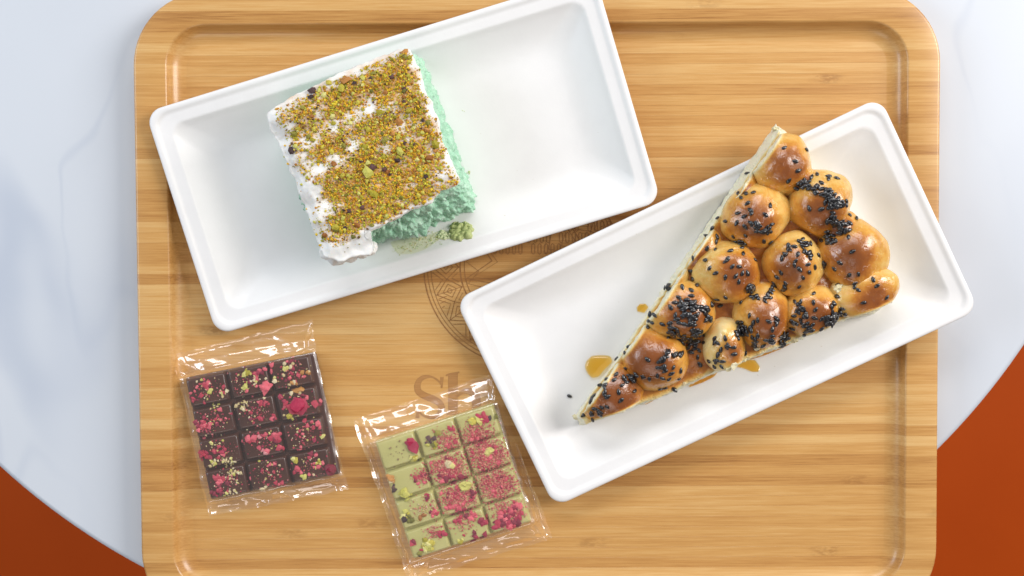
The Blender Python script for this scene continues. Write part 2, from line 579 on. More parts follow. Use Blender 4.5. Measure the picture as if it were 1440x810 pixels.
def mat_cream():
    g = G('whipped_cream')
    c = g.obj()
    n1 = g.noise(c, 60, 4, 0.6)
    n2 = g.noise(c, 400, 3)
    at = g.attr('stain').outputs['Fac']
    col = g.mix(at, (0.88, 0.87, 0.84), (0.66, 0.30, 0.025))
    g.bsdf(col, 0.5, g.bump(g.M('ADD', n1, g.M('MULTIPLY', n2, 0.4)), 0.4, 0.0012), Subsurface_Weight=0.2, Subsurface_Radius=(0.003, 0.0025, 0.002), Subsurface_Scale=1.0)
    return g.m
def mat_plain(name, c1, c2, rough=0.55, sc=500, bump=0.4, **kw):
    g = G(name)
    c = g.obj()
    oi = g.n('ShaderNodeObjectInfo').outputs['Random']
    n1 = g.noise(c, sc, 3)
    f = g.M('ADD', g.M('MULTIPLY', n1, 0.7), g.M('MULTIPLY', g.M('SUBTRACT', oi, 0.5), 0.6))
    g.bsdf(g.ramp(f, [(0.25, c1), (0.6, c2)]), rough, g.bump(n1, bump, 0.0005), **kw)
    return g.m
def mat_dust(name, rough=0.8):
    g = G(name)
    at = g.attr('tint').outputs['Color']
    g.bsdf(at, rough)
    return g.m
PGREEN = mat_plain('pistachio_green', (0.38, 0.32, 0.015), (0.66, 0.56, 0.08))
PPALE = mat_plain('pistachio_pale', (0.56, 0.53, 0.10), (0.76, 0.70, 0.26))
POLIVE = mat_plain('pistachio_olive', (0.15, 0.14, 0.012), (0.32, 0.28, 0.04))
PSKIN = mat_plain('pistachio_skin', (0.045, 0.020, 0.022), (0.13, 0.055, 0.05))
PORANGE = mat_plain('pistachio_orange', (0.32, 0.11, 0.015), (0.58, 0.27, 0.06))
RASP = mat_plain('raspberry_red', (0.46, 0.025, 0.060), (0.80, 0.15, 0.19), 0.5)
RASPD = mat_plain('raspberry_dark', (0.20, 0.006, 0.030), (0.46, 0.018, 0.07), 0.5)
RASPP = mat_plain('raspberry_pink', (0.58, 0.13, 0.16), (0.78, 0.36, 0.36), 0.6)
CRUMBP = mat_plain('nut_crumb', (0.60, 0.46, 0.22), (0.80, 0.70, 0.45), 0.7)
DUST = mat_dust('dust')

def chunk_mesh(name, seed, mat, sub=1, flat=0.7, rough=0.35, elong=1.0):
    bm = bmesh.new()
    bmesh.ops.create_icosphere(bm, subdivisions=sub, radius=1.0)
    for q in bm.verts:
        d = 1 + rough * noise.noise(q.co * 1.7 + Vector((seed * 7.1, seed * 3.3, seed)))
        q.co *= d * 1.0
        q.co.x *= elong
        q.co.z *= flat
    me = bpy.data.meshes.new(name)
    bm.to_mesh(me); bm.free()
    me.materials.append(mat)
    return me
_cache = {}
def chunk(mat, k, sub=1, flat=0.7, elong=1.0, rough=0.7):
    key = (mat.name, k, sub, flat, elong)
    if key not in _cache:
        _cache[key] = chunk_mesh('chunk', k + 1, mat, sub, flat, rough, elong)
    return _cache[key]
def put_on(name, me, parent, pos, nrm, size, yaw, inv, lift=0.35):
    q = Vector((0, 0, 1)).rotation_difference(nrm)
    Mx = Matrix.Translation(pos + nrm * size * lift) @ q.to_matrix().to_4x4() @ Matrix.Rotation(yaw, 4, 'Z') @ Matrix.Scale(size, 4)
    o = bpy.data.objects.new(name, me)
    COL.objects.link(o)
    o.parent = parent
    o.matrix_basis = inv @ Mx
    return o

def bvh_of(objs):
    vs_, fs = [], []
    for o in objs:
        mw = o.matrix_world
        b = len(vs_)
        vs_ += [mw @ q.co for q in o.data.vertices]
        fs += [tuple(b + i for i in p.vertices) for p in o.data.polygons]
    return BVHTree.FromPolygons(vs_, fs)
def set_attr(me, name, vals):
    a = me.attributes.new(name, 'FLOAT', 'POINT')
    a.data.foreach_set('value', vals)

class Bits:
    """thousands of tiny grains joined in one mesh with a colour per grain"""
    OCT_V = [(1, 0, 0), (-1, 0, 0), (0, 1, 0), (0, -1, 0), (0, 0, 1), (0, 0, -1)]
    OCT_F = [(0, 2, 4), (2, 1, 4), (1, 3, 4), (3, 0, 4), (2, 0, 5), (1, 2, 5), (3, 1, 5), (0, 3, 5)]
    def __init__(s): s.v, s.f, s.c = [], [], []
    def add(s, p, r, col):
        b = len(s.v)
        m = Matrix.Rotation(rnd.random() * 6.3, 3, Vector((rnd.gauss(0, 1), rnd.gauss(0, 1), rnd.gauss(0, 1) + .01)).normalized())
        sc = Vector((rnd.uniform(.6, 1.2), rnd.uniform(.6, 1.2), rnd.uniform(.5, .9))) * r
        for q in s.OCT_V:
            s.v.append(p + m @ Vector((q[0] * sc.x, q[1] * sc.y, q[2] * sc.z)))
            s.c += [*col, 1.0]
        s.f += [tuple(b + i for i in t) for t in s.OCT_F]
    def build(s, name, parent, inv):
        me = mesh(name, [inv @ q for q in s.v], s.f, DUST, False)
        a = me.color_attributes.new('tint', 'FLOAT_COLOR', 'POINT')
        a.data.foreach_set('color', s.c)
        o = obj(name, me, parent)
        o['kind'] = 'stuff'
        return o

# ------------------------------------------------------------------ the square of green cake
ZC = 0.0545
base_px = [(404, 178), (490, 135), (598, 88), (618, 140), (636, 190), (655, 245), (668, 283), (664, 296), (635, 308), (607, 319), (587, 332), (557, 333), (518, 341), (478, 352), (465, 340), (440, 275)]
top_px = [(385, 165), (480, 112), (570, 76), (588, 120), (610, 180), (628, 225), (641, 252), (636, 259), (612, 272), (592, 290), (560, 304), (515, 325), (475, 345), (455, 335), (420, 255)]
cakeC = P(525, 225, ZP1)
cake = thing('cake_square', 'square of mint green cake with white cream and chopped pistachios', 'cake', (cakeC.x, cakeC.y, ZP1))
CINV = cake.matrix_world.inverted() if False else Matrix.Translation((-cakeC.x, -cakeC.y, -ZP1))
def poly_rings(bot, top, zb, zt, nl, n=260, bulge=0.0, cap_steps=10, topz=None, amp=0.001, sc=150, amp2=0.0, sc2=60, rough_side=None, pits=0):
    rb = resample(bot, n)
    # start both rings nearest the same direction
    cb = sum((Vector(q) for q in rb), Vector((0, 0, 0))) / n
    rt = resample(top, n)
    ct = sum((Vector(q) for q in rt), Vector((0, 0, 0))) / n
    def by_angle(r, c):
        k0 = min(range(n), key=lambda i: abs(math.atan2(r[i].y - c.y, r[i].x - c.x) - 2.4))
        return r[k0:] + r[:k0]
    rb, rt = by_angle(rb, cb), by_angle(rt, ct)
    rings = []
    for l in range(nl + 1):
        t = l / nl
        ring = []
        for k in range(n):
            q = rb[k].lerp(rt[k], t)
            c = cb.lerp(ct, t)
            d = (q - c); d.z = 0; d.normalize()
            z = zb(q.x, q.y) * (1 - t) + zt(q.x, q.y) * t
            w = bulge * math.sin(math.pi * t)
            p3 = Vector((q.x, q.y, z))
            rg = rough_side(d) if rough_side else 1.0
            w += (amp * fbm(p3, sc, 3) + amp2 * noise.noise(p3 * sc2)) * rg
            if pits and rg > 0.2:
                vd = noise.voronoi(p3 * pits)[0][0]
                w -= 0.0085 * max(0.0, 0.34 - vd) * min(1, rg)
            if l == 0: w = min(w, 0.0005)
            ring.append(Vector((q.x, q.y, z)) + d * w)
        rings.append(ring)
    last = rings[-1]
    for s_ in range(1, cap_steps + 1):
        t = s_ / (cap_steps + 0.3)
        ring = []
        for k in range(n):
            q = last[k].lerp(ct, t)
            ring.append(Vector((q.x, q.y, topz(q.x, q.y) if topz else zt(q.x, q.y))))
        rings.append(ring)
    return rings
def W2(px, z): return [P(a, b, z) for a, b in px]
SPONGE, CREAM = mat_sponge(), mat_cream()
rings = poly_rings(W2(base_px, ZP1), W2(top_px, 0.046), lambda x, y: zf1(x, y) + 0.0002, lambda x, y: 0.047, 34, 640, 0.001, 3, None, 0.0036, 170, 0.0026, 520, lambda d: 0.5 + 0.7 * sstep(0.2, 0.7, -d.y), 260)
v, f = loft(rings, True, True)
sponge = obj('sponge', mesh('sponge', [CINV @ q for q in v], f, SPONGE), cake)

cream_px = [(372, 160), (378, 150), (390, 143), (440, 119), (510, 87), (555, 68), (574, 66), (581, 78), (590, 102), (605, 140), (620, 185), (631, 222), (646, 254), (638, 262), (622, 267), (604, 283), (575, 297), (550, 309), (528, 320), (512, 330), (520, 340), (524, 350), (518, 357), (500, 360), (475, 367), (455, 363), (443, 335), (425, 285), (405, 235), (392, 203), (378, 182)]
cr_top = W2(cream_px, ZC)
A0, A1, A2 = P(375, 158, ZC), P(577, 66, ZC), P(455, 363, ZC)
ux, uy = (A1 - A0), (A2 - A0)
def st(x, y):
    d = Vector((x - A0.x, y - A0.y, 0))
    det = ux.x * uy.y - ux.y * uy.x
    return (d.x * uy.y - d.y * uy.x) / det, (ux.x * d.y - ux.y * d.x) / det
def cream_z(x, y):
    s, t = st(x, y)
    z = ZC + 0.0009 * math.sin(t * 26 + 2.5 * noise.noise(Vector((s * 2.2, t * 3, 1)))) + 0.0011 * noise.noise(Vector((s * 3, t * 9, 4))) + 0.0005 * fbm((x, y, 0), 260, 3)
    e = min(s, t, 1.02 - s, 1.03 - t)
    return z - 0.0035 * (1 - sstep(-0.02, 0.09, e))
ccen = sum(cr_top, Vector((0, 0, 0))) / len(cr_top)
cr_bot = [ccen + (q - ccen) * 0.965 for q in cr_top]
rings = poly_rings(cr_bot, cr_top, lambda x, y: 0.0445 + 0.0015 * noise.noise(Vector((x, y, 0)) * 90), lambda x, y: cream_z(x, y), 8, 420, 0.0009, 60, cream_z, 0.0013, 120, 0.0006, 300)
v, f = loft(rings, True, True)
cream = obj('cream', mesh('cream', [CINV @ q for q in v], f, CREAM), cake)
# the thick dollop at the torn corner
bm = bmesh.new()
for px, py, z, r in ((474, 357, 0.043, 0.0062), (492, 353, 0.041, 0.0060), (508, 350, 0.040, 0.0055), (519, 349, 0.040, 0.0042), (464, 352, 0.044, 0.0055)):
    c = P(px, py, z)
    ret = bmesh.ops.create_icosphere(bm, subdivisions=4, radius=r, matrix=Matrix.Translation(c))
    for q in ret['verts']:
        d = (q.co - c).normalized()
        q.co += d * 0.0012 * fbm(q.co, 200, 3)
        q.co = CINV @ q.co
me = bpy.data.meshes.new('cream_dollop'); bm.to_mesh(me); bm.free()
me.materials.append(CREAM)
me.polygons.foreach_set('use_smooth', [True] * len(me.polygons))
obj('cream_dollop', me, cake)
bpy.context.view_layer.update()

def density(s, t):
    n1 = noise.noise(Vector((s * 2.2 + t * 0.3, t * 7.5, 3.3))) * 0.30 + noise.noise(Vector((s * 6, t * 9, 8.1))) * 0.50 + noise.noise(Vector((s * 15, t * 18, 1.1))) * 0.45
    d = 0.62 + 1.25 * n1
    d += 0.75 * math.exp(-((s - 0.50)**2 / 0.045 + (t - 0.66)**2 / 0.05))
    d += 0.60 * math.exp(-((s - 0.27)**2 / 0.02 + (t - 0.80)**2 / 0.02))
    d += 0.35 * math.exp(-((s - 0.62)**2 / 0.12 + (t - 0.08)**2 / 0.005))
    d += 0.30 * math.exp(-((s - 0.85)**2 / 0.02 + (t - 0.35)**2 / 0.12))
    d -= 0.10 * math.exp(-((s - 0.48)**2 / 0.05 + (t - 0.235 + 0.03 * math.sin(s * 9))**2 / 0.0006))
    d -= 0.12 * math.exp(-((s - 0.2)**2 / 0.06 + (t - 0.42)**2 / 0.0025))
    d -= 0.9 * (1 - sstep(-0.02, 0.10, s)) + 1.0 * sstep(0.93, 1.03, s) + 1.1 * sstep(0.90, 0.98, t) + 0.25 * (1 - sstep(0.0, 0.04, t))
    d -= 0.35 * math.exp(-((s - 0.10)**2 / 0.008 + (t - 0.6)**2 / 0.06))
    return min(1.0, max(0.0, d))
# dust of pistachio and the amber tint it leaves in the cream
vals = []
for q in cream.data.vertices:
    w = q.co + Vector((cakeC.x, cakeC.y, ZP1))
    s, t = st(w.x, w.y)
    vals.append(0.85 * density(s, t)**1.6 if w.z > 0.049 else 0.0)
set_attr(cream.data, 'stain', vals)
BV = bvh_of([cream])
def drop(bv, x, y, z0=0.3):
    h = bv.ray_cast(Vector((x, y, z0)), Vector((0, 0, -1)))
    return (h[0], h[1]) if h[0] is not None else (None, None)
pal = [(0.74, 0.38, 0.015), (0.80, 0.48, 0.02), (0.78, 0.56, 0.03), (0.64, 0.58, 0.05), (0.50, 0.48, 0.04), (0.80, 0.66, 0.14), (0.50, 0.20, 0.015), (0.30, 0.27, 0.02), (0.14, 0.07, 0.02)]
pw = [22, 22, 13, 15, 13, 5, 13, 8, 4]
B = Bits()
cnt = 0
while cnt < 20000:
    s, t = rnd.uniform(-.01, 1.02), rnd.uniform(-.01, 1.02)
    d = density(s, t)
    if rnd.random() > d**1.2 + 0.012: continue
    cnt += 1
    p = A0 + ux * s + uy * t
    h, n_ = drop(BV, p.x, p.y)
    if h is None or n_.z < 0.2: continue
    r = 0.00017 + 0.00085 * rnd.random()**3.6
    col = rnd.choices(pal, pw)[0]
    k = rnd.uniform(.65, 1.08)
    B.add(h + n_ * r * .4, r, tuple(min(1, c * k) for c in col))
B.build('pistachio_dust', cake, CINV)
cnt = 0
mats_c = [PGREEN, PPALE, POLIVE, PSKIN, PORANGE]
while cnt < 278:
    s, t = rnd.random(), rnd.random()
    if rnd.random() > density(s, t): continue
    p = A0 + ux * s + uy * t
    h, n_ = drop(BV, p.x, p.y)
    if h is None or n_.z < 0.3: continue
    cnt += 1
    m = rnd.choices(mats_c, [44, 22, 16, 9, 12])[0]
    sz = 0.0006 + 0.0009 * rnd.random()**1.6
    put_on('pistachio_piece', chunk(m, rnd.randrange(5), 1, 0.75, 1.2), cake, h, n_, sz, rnd.random() * 6.3, CINV)
# big recognisable pieces
for px, py, m, sz in ((410, 212, PSKIN, .0019), (440, 128, PSKIN, .0018), (438, 137, PSKIN, .0013), (487, 114, PORANGE, .0026), (541, 197, POLIVE, .0018), (518, 244, PPALE, .0027), (523, 236, PSKIN, .002), (414, 188, POLIVE, .0017), (570, 74, PORANGE, .0017), (548, 74, PSKIN, .0016), (612, 203, PGREEN, .0022), (604, 222, PORANGE, .0019), (574, 155, PGREEN, .0018), (503, 317, PORANGE, .0015), (472, 320, PGREEN, .0020), (480, 125, PGREEN, .0022), (463, 117, PGREEN, .0018), (526, 273, PGREEN, .0021), (562, 172, PORANGE, .0018), (490, 297, PSKIN, .0012), (562, 213, PPALE, .0020), (535, 158, PGREEN, .0018)):
    h = BV.ray_cast(cam.location, ray(px, py))
    if h[0] is not None:
        put_on('pistachio_piece', chunk(m, rnd.randrange(5), 1, 0.7, 1.3), cake, h[0], h[1], sz, rnd.random() * 6.3, CINV)

# moist crumbs beside the cake on its plate
CRUMBM = mat_plain('moist_crumb', (0.48, 0.54, 0.22), (0.70, 0.76, 0.46), 0.6, 300)
bpy.context.view_layer.update()
BP1 = bvh_of([plate1])
def crumb(px, py, r, n, label, name='cake_crumb', mat=CRUMBM, flat=0.6):
    h = BP1.ray_cast(cam.location, ray(px, py))
    bm = bmesh.new()
    for k in range(n):
        a = rnd.random() * 6.3
        d = r * rnd.random()**.6
        c = h[0] + Vector((math.cos(a) * d, math.sin(a) * d * .7, 0))
        rr = r * rnd.uniform(.14, .38)
        hh = drop(BP1, c.x, c.y)
        c.z = hh[0].z + rr * flat * .55
        ret = bmesh.ops.create_icosphere(bm, subdivisions=2, radius=rr, matrix=Matrix.Translation(c))
        for q in ret['verts']:
            dd = q.co - c
            dd *= 1 + .9 * noise.noise(q.co * 900)
            dd.z *= flat
            q.co = c + dd - h[0]
    me = bpy.data.meshes.new(name); bm.to_mesh(me); bm.free()
    me.materials.append(mat)
    me.polygons.foreach_set('use_smooth', [True] * len(me.polygons))
    o = obj(name, me, None, h[0])
    tag(o, label, 'crumb')
crumb(648, 325, 0.0060, 46, 'lumpy green crumb lying off the cake corner on the plate')
crumb(625, 331, 0.0034, 20, 'small olive crumb between the cake and the largest crumb')
crumb(657, 243, 0.0016, 4, 'tiny loose green crumb beside the cake right edge')
crumb(651, 157, 0.0011, 3, 'tiny pale crumb alone on the empty end of the cake plate')
def film_mat(name, tint, ior=1.45, haze=0.0, rough=0.03, gloss=1.0, normal=None, g=None):
    g = g or G(name)
    tr_ = g.n('ShaderNodeBsdfTransparent'); g.put(tr_.inputs[0], tint)
    gl = g.n('ShaderNodeBsdfGlossy'); gl.inputs['Roughness'].default_value = rough
    fr = g.n('ShaderNodeLayerWeight'); fr.inputs[0].default_value = 0.5
    if normal:
        g.put(gl.inputs['Normal'], normal); g.put(fr.inputs['Normal'], normal)
    mx = g.n('ShaderNodeMixShader')
    f0 = ((ior - 1) / (ior + 1))**2
    fres = g.M('ADD', f0, g.M('MULTIPLY', g.M('POWER', fr.outputs[1], 5.0), 1 - f0))
    g.put(mx.inputs[0], g.M('MULTIPLY', fres, gloss, clamp=True))
    g.t.links.new(tr_.outputs[0], mx.inputs[1]); g.t.links.new(gl.outputs[0], mx.inputs[2])
    out = mx.outputs[0]
    if haze:
        df = g.n('ShaderNodeBsdfDiffuse'); g.put(df.inputs[0], (0.9, 0.92, 0.95))
        m2 = g.n('ShaderNodeMixShader'); m2.inputs[0].default_value = haze
        g.t.links.new(out, m2.inputs[1]); g.t.links.new(df.outputs[0], m2.inputs[2])
        out = m2.outputs[0]
    g.t.links.new(out, g.out.inputs[0])
    return g.m
SYRUP = film_mat('green_syrup', (0.97, 0.975, 0.86), 1.35)
def mat_honey(name, thin, thick):
    g = G(name)
    return film_mat(name, g.mix(g.attr('depth').outputs['Fac'], thin, thick), 1.5, 0.0, 0.03, 2.2, None, g)
HONEYP = mat_honey('honey', (0.99, 0.90, 0.62), (0.98, 0.70, 0.17))
HONEYD = mat_honey('dark_honey', (0.98, 0.82, 0.48), (0.93, 0.58, 0.13))
def puddle(name, label, cat, px_poly, bv, mat, hgt):
    n = 48
    cx, cy = avg(*px_poly)
    ring0 = resample([Vector((a, b, 0)) for a, b in px_poly], n)
    sm = [(ring0[i - 1] + ring0[i] * 2 + ring0[(i + 1) % n]) / 4 for i in range(n)]
    rings = []
    o0 = bv.ray_cast(cam.location, ray(cx, cy))[0]
    for s_, hh in ((1.0, 0.0), (0.985, .25), (0.95, .48), (0.88, .70), (0.75, .87), (0.5, .97), (0.25, 1.0), (0.08, 1.0)):
        ring = []
        for q in sm:
            qq = Vector((cx, cy, 0)).lerp(q, s_)
            h = bv.ray_cast(cam.location, ray(qq.x, qq.y))
            p = h[0] if h[0] is not None else o0
            ring.append(p + Vector((0, 0, 0.00008 + hgt * hh)) - o0)
        rings.append(ring)
    v, f = loft(rings, False, True)
    o = obj(name, mesh(name, v, f, mat), None, o0)
    bm = bmesh.new(); bm.from_mesh(o.data); bmesh.ops.recalc_face_normals(bm, faces=bm.faces)
    if sum(q.normal.z for q in bm.faces) < 0:
        bmesh.ops.reverse_faces(bm, faces=bm.faces)
    bm.to_mesh(o.data); bm.free()
    hs = [0.0, .25, .48, .70, .87, .97, 1.0, 1.0]
    set_attr(o.data, 'depth', [hs[i // n] for i in range(len(o.data.vertices))])
    tag(o, label, cat)
    return o
puddle('syrup_smear', 'thin yellow green syrup smear along the cake lower edge', 'syrup', [(548, 340), (575, 335), (600, 331), (625, 322), (634, 328), (616, 338), (600, 350), (580, 357), (560, 358), (553, 350)], BP1, SYRUP, 0.0003)
B = Bits()
for k in range(260):
    t = rnd.random()
    px, py = 553 + 75 * t + rnd.gauss(0, 5), 352 - 22 * t + rnd.gauss(0, 5)
    h = BP1.ray_cast(cam.location, ray(px, py))
    r = 0.00015 + .0004 * rnd.random()**2
    B.add(h[0] + Vector((0, 0, r * .5)), r, rnd.choice([(0.55, 0.58, 0.24), (0.62, 0.64, 0.34), (0.66, 0.55, 0.22), (0.55, 0.68, 0.42)]))
sc_ = B.build('crumb_scatter', None, Matrix())
tag(sc_, 'fine green and amber crumbs scattered in the syrup smear', 'crumbs')

# ------------------------------------------------------------------ the wedge of honeycomb bread
def mat_bread():
    g = G('glazed_bread')
    c = g.obj()
    bake = g.attr('bake').outputs['Fac']
    glaze = g.attr('glaze').outputs['Fac']
    n1 = g.noise(c, 110, 5, 0.65)
    n2 = g.noise(c, 800, 3, 0.6)
    n3 = g.noise(c, 260, 4, 0.7)
    b = g.M('ADD', bake, g.M('MULTIPLY', g.M('SUBTRACT', n1, 0.5), g.M('MULTIPLY', glaze, 0.55)))
    b = g.M('ADD', b, g.M('MULTIPLY', g.M('SUBTRACT', n3, 0.5), g.M('MULTIPLY', glaze, 0.40)))
    col = g.ramp(b, [(0.0, (0.87, 0.82, 0.62)), (0.20, (0.82, 0.66, 0.32)), (0.42, (0.73, 0.42, 0.10)), (0.60, (0.56, 0.235, 0.034)), (0.80, (0.34, 0.105, 0.011)), (1.0, (0.24, 0.066, 0.010))])
    vo = g.n('ShaderNodeTexVoronoi'); g.put(vo.inputs['Vector'], c); vo.inputs['Scale'].default_value = 600
    rawb = g.M('MULTIPLY', g.M('ADD', n2, g.smooth(vo.outputs[0], 0, 0.5)), g.M('SUBTRACT', 1.0, glaze))
    skin = g.M('ADD', g.M('MULTIPLY', n2, 0.10), g.M('MULTIPLY', rawb, 1.2))
    # honey: runs and ripples in the clear coat
    w = g.noise(c, 95, 2, 0.5, 1.2)
    run = g.M('MULTIPLY', g.smooth(w, 0.485, 0.515), 1.6)
    cn = g.bump(g.M('ADD', run, g.M('ADD', g.M('MULTIPLY', g.noise(c, 420, 3, 0.7), 0.26), g.M('MULTIPLY', g.noise(g.scale(c, (1, 2.5, 1)), 1100, 2), 0.12))), 0.7, 0.0010)
    bs = g.bsdf(col, 0.55, g.bump(skin, 0.5, 0.0009), Subsurface_Weight=0.12, Subsurface_Radius=(0.003, 0.0015, 0.0006), Subsurface_Scale=1.0)
    g.put(bs.inputs['Coat Weight'], glaze)
    g.put(bs.inputs['Coat Roughness'], g.M('ADD', 0.025, g.M('MULTIPLY', g.smooth(g.noise(c, 160, 3, 0.6), 0.50, 0.75), 0.06)))
    bs.inputs['Coat IOR'].default_value = 1.7
    g.put(bs.inputs['Coat Tint'], (1.0, 0.88, 0.62))
    g.put(bs.inputs['Coat Normal'], cn)
    return g.m
BREAD = mat_bread()
bb_px = [(1083, 178), (1041, 238), (972, 350), (905, 449), (854, 522), (808, 585), (815, 597), (870, 578), (930, 557), (1007, 522), (1102, 484), (1187, 449), (1225, 441), (1252, 419), (1232, 388), (1220, 355), (1198, 318), (1164, 276), (1122, 226), (1100, 190)]
bt_px = [(1094, 187), (1048, 255), (981, 347), (938, 405), (905, 452), (868, 508), (833, 552), (815, 583), (824, 596), (870, 578), (930, 557), (1007, 521), (1102, 483), (1187, 447), (1222, 440), (1256, 418), (1234, 392), (1222, 358), (1200, 322), (1168, 280), (1126, 230), (1108, 197)]
bz = zf2(*P(1020, 400, 0.014).xy)
BO = Vector((*P(1020, 400, bz).xy, bz))
BINV = Matrix.Translation(-BO)
bread = thing('bread_wedge', 'triangular wedge of golden bun bread glazed with honey and black seeds', 'bread', BO)
bb = [P(a, b, zf2(*P(a, b, 0.014).xy)) for a, b in bb_px]
bt = [P(a, b, zf2(*P(a, b, 0.014).xy) + 0.020) for a, b in bt_px]
def top_b(x, y): return zf2(x, y) + 0.0208 + 0.0028 * noise.noise(Vector((x, y, 0)) * 70) + 0.0006 * noise.noise(Vector((x, y, 0)) * 300)
BP2 = bvh_of([plate2])
def rest_b(x, y):
    h, _ = drop(BP2, x, y)
    return max(zf2(x, y), h.z if h is not None else zf2(x, y) + 0.0128) + 0.0003
rings = poly_rings(bb, bt, rest_b, top_b, 14, 420, 0.0006, 26, top_b, 0.0012, 220, 0.0010, 420)
v, f = loft(rings, True, True)
bo = obj('bread_base', mesh('bread_base', [BINV @ q for q in v], f, BREAD), bread)
nr = len(rings[0])
bk, gz = [], []
for i, q in enumerate(v):
    l = i // nr
    top = sstep(13.2, 17.0, l)
    gz.append(top)
    bk.append(0.0 if l < 14 else 0.10 + 0.62 * top)
set_attr(bo.data, 'bake', bk); set_attr(bo.data, 'glaze', gz)
Lz = bz + 0.020
la, lb = P(1096, 187, Lz + .002), P(816, 583, Lz - .002)      # cut on the left
ba, bbp = P(820, 599, Lz - .002), P(1266, 419, Lz + .002)     # cut along the bottom
def side(p, a, b):
    d = (b - a); d.z = 0; d.normalize()
    nn = Vector((d.y, -d.x, 0))
    return (p - a).dot(nn), nn
cen = Vector((BO.x, BO.y, 0))
def clip(p, a, b, j):
    sd, nn = side(p, a, b)
    sc_, _ = side(cen, a, b)
    sg = -1 if sc_ > 0 else 1
    d = sd * sg                      # positive outside
    if d > -0.0004:
        p = p - nn * sg * (d + 0.0004)
        p = p + nn * sg * 0.0009 * fbm(p, 260, 3)
        return p, 1.0
    return p, sstep(-0.0022, -0.0004, d)
BUNS = [  # px, py, rx px, ry px, angle, crown height mm, brownness, clip
    (1103, 232, 38, 39, 0, 18, .02, 'l'), (1156, 285, 41, 42, 0, 19, .0, ''), (1065, 303, 42, 42, 0, 20, .02, ''),
    (1203, 357, 43, 45, 20, 18, .05, ''), (1118, 372, 38, 40, 0, 19, -.04, ''), (1023, 384, 41, 41, 0, 20, 0, ''),
    (1217, 409, 42, 33, 24, 15, -.06, 'b'), (1143, 438, 39, 33, 10, 16, .0, 'b'), (1074, 443, 38, 41, 0, 19, .08, 'b'),
    (960, 438, 43, 41, 0, 19, .03, 'l'), (1020, 485, 27, 36, 0, 16, -.22, 'b'), (922, 505, 44, 42, -20, 18, .16, 'lb'),
    (860, 556, 44, 38, 35, 14, .26, 'lb'),
    (1040, 268, 22, 30, -30, 11, .12, 'l'), (985, 352, 22, 34, -35, 10, .14, 'l'), (948, 392, 18, 24, -30, 11, -.05, 'l'), (1184, 322, 24, 26, 0, 13, .1, ''), (1130, 256, 20, 20, 0, 12, .05, ''), (1228, 392, 20, 18, 0, 11, .0, '')]
buns = []
for i, (px, py, rx, ry, an, hg, br, cl) in enumerate(BUNS):
    zb = zf2(*P(px, py, 0.02).xy)
    zc = zb + 0.0185
    c = P(px, py, zc + hg / 1000 * 0.35)
    c.z = zc
    ax, ay, az = rx * .000434, ry * .000434, hg / 1000 * 0.90
    bm = bmesh.new()
    bmesh.ops.create_icosphere(bm, subdivisions=5, radius=1.0)
    ca, sa = math.cos(math.radians(an)), math.sin(math.radians(an))
    info = []
    sx, sy = rnd.uniform(-.25, .25), rnd.uniform(-.35, .05)
    for q in bm.verts:
        u = q.co.copy()
        up = u.z
        k = 1 + 0.14 * noise.noise(u * 1.1 + Vector((i * 5.1, 0, 0))) + 0.022 * noise.noise(u * 3.5 + Vector((i, 2, 0)))
        lx, ly = u.x * ax * k, u.y * ay * k
        zz = (u.z if u.z > 0 else u.z * 0.8) * az * k
        p = c + Vector((lx * ca - ly * sa, lx * sa + ly * ca, zz))
        p.z = max(p.z, zb + 0.0008)
        cut = 0.0
        if 'l' in cl:
            p, w = clip(p, la, lb, i); cut = max(cut, w)
        if 'b' in cl:
            p, w = clip(p, ba, bbp, i); cut = max(cut, w)
        dd = math.hypot(u.x - sx, u.y - sy)
        b_ = 0.96 - 0.64 * sstep(0.15, 1.0, dd) + br - 0.20 * (1 - sstep(-0.1, 0.55, up))
        info.append((b_ * (1 - cut), (1 - cut)))
        q.co = BINV @ p
    me = bpy.data.meshes.new('bun')
    bm.to_mesh(me); bm.free()
    me.materials.append(BREAD)
    me.polygons.foreach_set('use_smooth', [True] * len(me.polygons))
    set_attr(me, 'bake', [a for a, b in info]); set_attr(me, 'glaze', [b for a, b in info])
    buns.append(obj('bun', me, bread))
bpy.context.view_layer.update()
BB = bvh_of([bo] + buns)
BP2 = bvh_of([plate2])
